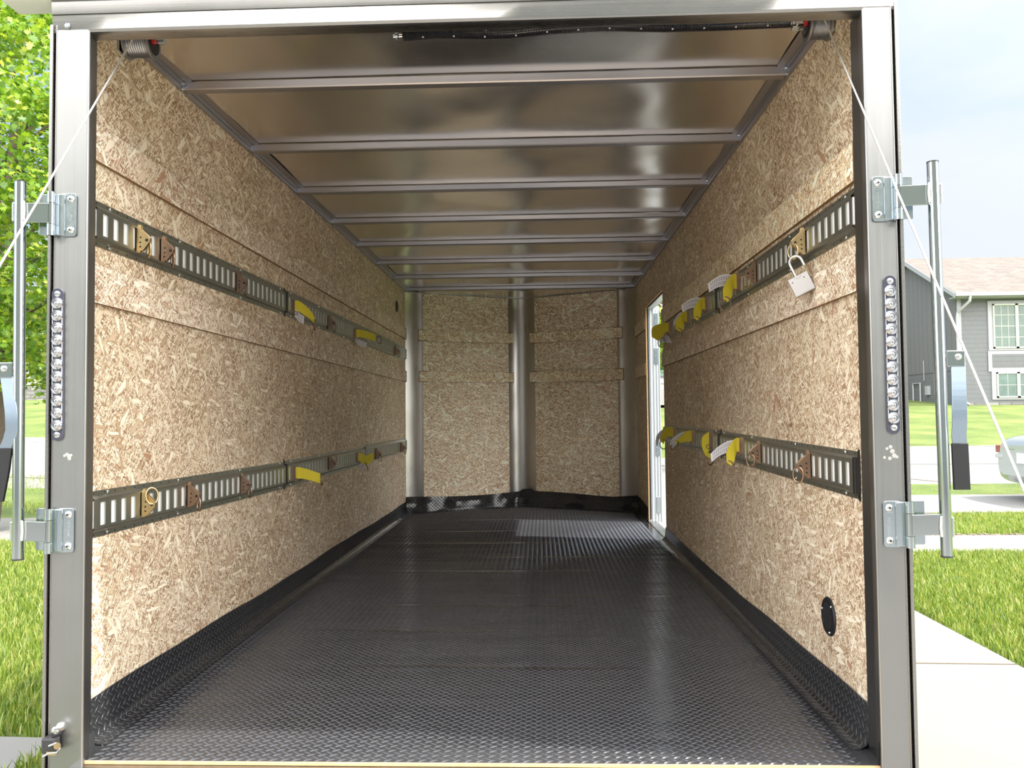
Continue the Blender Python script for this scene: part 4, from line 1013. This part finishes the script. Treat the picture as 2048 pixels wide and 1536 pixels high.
# ---------------------------------------------------------------- trees
LEAF=[(0,-0.5),(0.10,-0.22),(0.42,-0.30),(0.30,-0.05),(0.52,0.12),(0.26,0.14),(0.20,0.36),(0.08,0.28),(0,0.56),(-0.08,0.28),(-0.20,0.36),(-0.26,0.14),(-0.52,0.12),(-0.30,-0.05),(-0.42,-0.30),(-0.10,-0.22)]
def tree(base,cent,rad,n,size,label,group,clus=260,seed=1,focus=None):
    rg=np.random.default_rng(seed); t=wthing('maple_tree',label,'tree',base,group)
    cen=np.array(cent); R=np.array(rad); cl=[]
    while len(cl)<clus:
        d=rg.normal(size=3); d/=np.linalg.norm(d); r=rg.uniform(0.45,1.0)**0.5; cl.append(cen+d*R*r)
    cl=np.array(cl)
    if focus is not None:
        f=cl[[focus(p) for p in cl]]
        pick=np.concatenate([cl[rg.integers(0,len(cl),n//3)],f[rg.integers(0,len(f),n-n//3)]]) if len(f) else cl[rg.integers(0,len(cl),n)]
    else: pick=cl[rg.integers(0,len(cl),n)]
    pos=pick+rg.normal(size=(n,3))*np.array([0.30,0.30,0.16])*max(0.7,R.mean()/3.4)
    L=np.array(LEAF); k=len(L)
    s=size*rg.uniform(0.6,1.15,n); yaw=rg.uniform(0,2*np.pi,n); pit=rg.normal(-0.7,0.55,n); rol=rg.normal(0,0.5,n)
    loc=np.zeros((n,k,3)); loc[:,:,0]=L[None,:,0]*s[:,None]; loc[:,:,1]=L[None,:,1]*s[:,None]; loc[:,:,2]=-0.25*s[:,None]*(L[None,:,0]**2*2)
    def rot(a,i,j):
        c,s_=np.cos(a)[:,None],np.sin(a)[:,None]; x,y=loc[:,:,i].copy(),loc[:,:,j].copy(); loc[:,:,i]=x*c-y*s_; loc[:,:,j]=x*s_+y*c
    rot(rol,0,2); rot(pit,1,2); rot(yaw,0,1)
    V_=(loc+pos[:,None,:]-np.array(base)).reshape(-1,3)
    me=bpy.data.meshes.new('foliage'); me.vertices.add(n*k); me.vertices.foreach_set('co',V_.ravel()); me.loops.add(n*k); me.loops.foreach_set('vertex_index',np.arange(n*k)); me.polygons.add(n); me.polygons.foreach_set('loop_start',np.arange(n)*k)
    me.update(calc_edges=True); me.validate(); me.materials.append(MT['leaf'])
    o=bpy.data.objects.new('foliage',me); C.objects.link(o); o.parent=t
    b=Vector(base); top=Vector((cen[0],cen[1],cen[2]+R[2]*0.3))
    mb=MB(); mb.tube([b,b.lerp(top,0.35)+Vector((0.08,0.05,0)),b.lerp(top,0.7),top],[0.17,0.13,0.09,0.04],10); mb.build('trunk','bark',t,smooth=60)
    mb=MB()
    for i in range(34):
        q=Vector(cl[rg.integers(0,len(cl))]); st_=b.lerp(top,rg.uniform(0.35,0.95)); mid=st_.lerp(q,0.5)+Vector((0,0,0.12))
        mb.tube([st_,mid,q],[0.035,0.02,0.006],6)
    mb.build('branch','bark',t,smooth=60); return t
def left_wedge(p):
    D=p[1]+1.97; k=(p[0]-0.18)/D; return -0.80<k<-0.50
tree((-6.9,8.0,-0.55),(-6.7,8.2,4.0),(2.9,2.6,2.75),46000,0.09,'bright green maple tree filling the view left of the trailer','maple trees in the yards',clus=560,seed=3,focus=left_wedge)
tree((3.4,14.6,-0.35),(3.2,14.6,3.3),(1.6,1.6,1.45),7000,0.15,'maple tree seen through the open side door','maple trees in the yards',clus=120,seed=9)

# ---------------------------------------------------------------- grey house on the right
hx,hy,hz0,ez,ry,rz=17.4,32.0,0.95,5.66,36.1,7.95
hs=wthing('grey_house','grey two-level house with brown shingle roof right of the trailer','house',(hx,hy,hz0))
XE=34.0; YB=40.2
MB().box((hx+0.02,hy,1.15),(XE,YB,ez)).build('front_siding','lap',hs)
mb=MB(); mb.prism([(hy,2.55),(YB,2.55),(YB,ez),(ry,rz-0.12),(hy,ez)],(hx-0.02,hx+0.1),lambda u,v,h:(h,u,v)); mb.build('gable_siding','bab',hs)
MB().box((hx-0.03,hy+0.01,1.1),(hx+0.08,YB,2.55)).box((hx-0.05,hy+0.02,2.52),(hx+0.08,YB,2.58)).build('lower_gable_siding','lap',hs)
MB().box((hx-0.02,hy-0.02,0.6),(XE,YB,1.16)).build('foundation','stone',hs)
ov=0.62; sl_=(rz-ez)/(ry-(hy-ov))
mb=MB()
mb.add([(hx-0.35,hy-ov,ez),(XE+0.3,hy-ov,ez),(XE+0.3,ry,rz),(hx-0.35,ry,rz),(hx-0.35,YB+0.4,ez),(XE+0.3,YB+0.4,ez),(hx-0.35,hy-ov,ez-0.06),(XE+0.3,hy-ov,ez-0.06),(XE+0.3,ry,rz-0.1),(hx-0.35,ry,rz-0.1),(hx-0.35,YB+0.4,ez-0.06),(XE+0.3,YB+0.4,ez-0.06)],
 [(0,1,2,3),(3,2,5,4),(6,9,8,7),(9,10,11,8),(0,3,9,6),(3,4,10,9),(1,7,8,2),(2,8,11,5),(0,6,7,1),(4,5,11,10)])
mb.build('roof','shingle',hs)
mb=MB()
for (ya,za,yb,zb) in ((hy-ov,ez,ry,rz),(YB+0.4,ez,ry,rz)):
    mb.hexa([(hx-0.40,ya,za-0.20),(hx-0.33,ya,za-0.20),(hx-0.33,yb,zb-0.22),(hx-0.40,yb,zb-0.22)],[(hx-0.40,ya,za-0.02),(hx-0.33,ya,za-0.02),(hx-0.33,yb,zb+0.0),(hx-0.40,yb,zb+0.0)])
mb.build('rake_board','htrim',hs)
MB().box((hx-0.38,hy-ov-0.12,ez-0.16),(XE+0.3,hy-ov,ez-0.01)).box((hx-0.3,hy-ov,ez-0.20),(XE,hy,ez-0.14)).build('gutter','htrim',hs,bevel=0.02)
MB().tube([(hx+0.22,hy-ov-0.06,ez-0.12),(hx+0.20,hy-ov-0.04,ez-0.35),(hx-0.02,hy-0.12,ez-0.75),(hx-0.04,hy-0.1,ez-0.95),(hx-0.04,hy-0.1,1.3),(hx+0.25,hy-0.35,1.08)],0.06,8).build('downspout','htrim',hs,smooth=40)
MB().box((hx+0.0,hy-0.03,1.15),(hx+0.16,hy,ez-0.2)).build('corner_board','htrim',hs)
def hwin(x0,x1,z0,z1,sur,blind,nx_):
    o=MB().box((x0-0.18,hy-0.05,z0-0.08),(x1+0.18,hy,z1+0.14)).build('window_surround','htrim',hs)
    wd=[]; cx=(x0+x1)/2
    f=MB()
    for (a,b,c,d) in ((x0,x0+0.06,z0,z1),(x1-0.06,x1,z0,z1),(cx-0.06,cx+0.06,z0,z1),(x0,x1,z0,z0+0.06),(x0,x1,z1-0.06,z1)): f.box((a,hy-0.10,c),(b,hy-0.03,d))
    fr=f.build('window_frame','ctrim',hs)
    MB().box((x0,hy-0.06,z0),(x1,hy-0.052,z1)).build('pane','paneg',hs)
    if blind:
        mb=MB()
        for i in range(30):
            z=z0+0.08+(z1-z0-0.16)*i/29
            mb.box((x0+0.06,hy-0.066,z-0.010),(cx-0.06,hy-0.061,z+0.010)); mb.box((cx+0.06,hy-0.066,z-0.010),(x1-0.06,hy-0.061,z+0.010))
        mb.build('blind','blind',hs)
    mb=MB()
    for (a,b) in ((x0+0.06,cx-0.06),(cx+0.06,x1-0.06)):
        for i in range(1,nx_): xx=a+(b-a)*i/nx_; mb.box((xx-0.01,hy-0.072,z0+0.06),(xx+0.01,hy-0.067,z1-0.06))
        for i in range(1,(4 if blind else 2)):
            zz=z0+(z1-z0)*i/(4 if blind else 2); mb.box((a,hy-0.072,zz-0.01),(b,hy-0.067,zz+0.01))
    mb.build('muntin','ctrim',hs)
hwin(18.82,20.75,3.40,5.24,0.2,True,3); hwin(18.90,20.65,1.36,2.41,0.2,False,2)
MB().box((18.60,hy-0.045,2.44),(21.0,hy-0.02,3.30)).build('window_apron','htrim',hs)
MB().box((18.76,hy-0.056,2.60),(20.85,hy-0.046,3.16)).build('apron_panel','lap',hs)
mb=MB().box((hx-0.16,34.4,1.55),(hx-0.03,34.65,1.95)).tube([(hx-0.1,35.2,1.2),(hx-0.1,35.2,2.1),(hx-0.1,35.9,2.1),(hx-0.1,35.9,1.3)],0.04,6).tube([(hx-0.06,34.9,2.2),(hx-0.06,34.9,3.1)],0.02,6)
mb.build('utility_meter','htrim',hs)
hwin(23.2,25.1,3.40,5.24,0.2,True,3); hwin(23.3,25.0,1.36,2.41,0.2,False,2)

# house seen through side door
h2=wthing('neighbour_house','dark grey house front with pale steps seen through the side door','house',(6,34,1.35))
MB().box((0.5,34.0,1.3),(11.5,42,5.2)).build('wall','lap',h2)
MB().box((0.5,33.2,1.30),(11.5,34.0,2.15)).build('porch_base','pale',h2)
MB().box((0.3,33.1,2.15),(11.7,34.0,2.35)).build('porch_edge','htrim',h2)
mb=MB()
for k in range(3): mb.box((4.6,32.2+0.33*k,1.2),(7.0,33.2,1.45+0.23*k))
mb.build('front_steps','conc2',h2)
MB().box((5.3,33.97,2.5),(6.3,34.0,4.6)).build('front_door','paneg',h2)
MB().add([(0.2,33.2,5.2),(11.8,33.2,5.2),(11.8,42.8,5.2),(0.2,42.8,5.2),(0.2,38,7.2),(11.8,38,7.2)],[(0,1,5,4),(2,3,4,5),(0,4,3),(1,2,5),(0,3,2,1)]).build('roof','shingle',h2)
# pale house far left
h3=wthing('pale_house','pale lap-sided house with stone footing far left behind the tree','house',(-29,42,2.0))
MB().box((-40,41,2.3),(-18,52,6.2)).build('wall','pale',h3)
MB().box((-40.1,40.9,1.6),(-17.9,52,2.62)).build('foundation','stone',h3)
MB().add([(-40.5,40.4,6.2),(-17.5,40.4,6.2),(-17.5,52.6,6.2),(-40.5,52.6,6.2),(-40.5,46.5,9),(-17.5,46.5,9)],[(0,1,5,4),(2,3,4,5),(0,4,3),(1,2,5),(0,3,2,1)]).build('roof','shingle',h3)
mb=MB()
for a in (-36,-31,-24): mb.box((a,40.97,3.2),(a+1.6,41.0,4.8))
mb.build('window','paneg',h3)

# ---------------------------------------------------------------- parked car (rear faces -x)
cx0,cy0=7.46,10.55
cr_=wthing('parked_car','silver sedan parked in the street at the right edge','car',(cx0+2.3,cy0,-0.55))
G0=-0.55
def carbody():
    # stations along x: (x, half width, z bottom, z shoulder, z deck, half width at deck)
    st=[(0.00,0.70,0.40,0.74,0.86,0.62),(0.05,0.80,0.30,0.74,0.97,0.70),(0.18,0.87,0.24,0.78,1.02,0.74),(0.55,0.90,0.22,0.80,1.04,0.76),(0.95,0.90,0.22,0.82,1.06,0.76),(1.9,0.90,0.20,0.82,1.0,0.76),(3.2,0.90,0.20,0.80,0.96,0.76),(3.9,0.89,0.22,0.72,0.90,0.74),(4.45,0.82,0.26,0.62,0.76,0.66),(4.62,0.68,0.36,0.55,0.66,0.55)]
    rows=[]
    for x,hw,zb,zs,zd,hd_ in st:
        rows.append([(cx0+x,cy0+s*a,G0+z) for s,a,z in ((-1,hw*0.8,zb),(-1,hw*0.97,zb+0.06),(-1,hw,(zb+zs)/2),(-1,hw*0.98,zs),(-1,hd_,zd-0.02),(-1,hd_*0.5,zd+0.01),(1,hd_*0.5,zd+0.01),(1,hd_,zd-0.02),(1,hw*0.98,zs),(1,hw,(zb+zs)/2),(1,hw*0.97,zb+0.06),(1,hw*0.8,zb))])
    mb=MB(); K=12; vs=[p for r in rows for p in r]; fs=[]
    for i in range(len(rows)-1):
        for j in range(K): fs.append((i*K+j,i*K+(j+1)%K,(i+1)*K+(j+1)%K,(i+1)*K+j))
    fs.append(tuple(range(K))); fs.append(tuple(reversed([(len(rows)-1)*K+j for j in range(K)])))
    mb.add(vs,fs); o=mb.build('body','car',cr_,smooth=50); sm=o.modifiers.new('s','SUBSURF'); sm.levels=1; sm.render_levels=2
carbody()
mb=MB(); T_=[(0.75,1.04,0.74),(1.25,1.40,0.60),(2.3,1.46,0.60),(3.15,0.98,0.72)]
rows=[[(cx0+x,cy0+s*h,G0+z) for s,h in ((-1,h_),(-0.5,h_),(0,h_),(0.5,h_),(1,h_))] for x,z,h_ in T_]
MB().sheet(rows,0.02).build('roof_and_windows','carg',cr_,smooth=50)
for s in (-1,1):
    MB().add([(cx0+0.85,cy0+s*0.745,G0+1.02),(cx0+1.3,cy0+s*0.61,G0+1.36),(cx0+2.3,cy0+s*0.61,G0+1.42),(cx0+3.05,cy0+s*0.73,G0+0.98)],[(0,1,2,3)]).build('side_window','carg',cr_)
MB().sheet([[(cx0+1.2,cy0+q*0.6,G0+1.405) for q in (-1,0,1)],[(cx0+2.35,cy0+q*0.6,G0+1.465) for q in (-1,0,1)]],0.03).build('roof_panel','car',cr_)
MT['tail']=plain('tail_lamp_red',(0.25,0.015,0.015),0.15,**{'Coat Weight':1.0})
for s in (-1,1):
    MB().box((cx0-0.005,cy0+s*0.70-0.07,G0+0.74),(cx0+0.16,cy0+s*0.70+0.07,G0+0.86)).build('tail_light',['tail'],cr_,bevel=0.02)
    MB().box((cx0-0.015,cy0+s*0.66-0.10,G0+0.66),(cx0+0.12,cy0+s*0.66+0.10,G0+0.72)).build('reversing_light','lens',cr_,bevel=0.01)
MB().box((cx0-0.02,cy0-0.16,G0+0.60),(cx0-0.005,cy0+0.16,G0+0.76)).build('license_plate','tag',cr_)
MB().box((cx0-0.005,cy0+0.24,G0+0.80),(cx0+0.01,cy0+0.40,G0+0.815)).build('badge','chrome',cr_)
for x in (0.95,3.7):
    for s in (-1,1):
        wl_=MB().lathe([(0.20,0),(0.31,0.02),(0.32,0.10),(0.31,0.19),(0.2,0.21)],(cx0+x,cy0+s*0.70-0.10,G0+0.33),(0,1,0),24).build('wheel','tire',cr_,smooth=40)

# ---------------------------------------------------------------- unseen house front added behind the camera, for reflections and bounce light
mb=MB(); gy=-13.0
mb.box((-12,gy-8,-0.55),(12,gy,6.4)); gf=struct(mb.build('added_garage_front','added_garage'),'unseen pale house front added behind the camera for reflections and bounce light')
o=MB().box((-4.6,gy,-0.5),(0.2,gy+0.05,2.0)).box((1.2,gy,-0.5),(5.8,gy+0.05,2.0)).build('added_garage_door','added_gdoor'); o.parent=gf
o=MB().add([(-12.5,gy+0.6,6.4),(12.5,gy+0.6,6.4),(12.5,gy-8.6,6.4),(-12.5,gy-8.6,6.4),(-12.5,gy-4,9.6),(12.5,gy-4,9.6)],[(0,1,5,4),(2,3,4,5),(0,4,3),(1,2,5),(0,3,2,1)]).build('added_garage_roof','shingle'); o.parent=gf
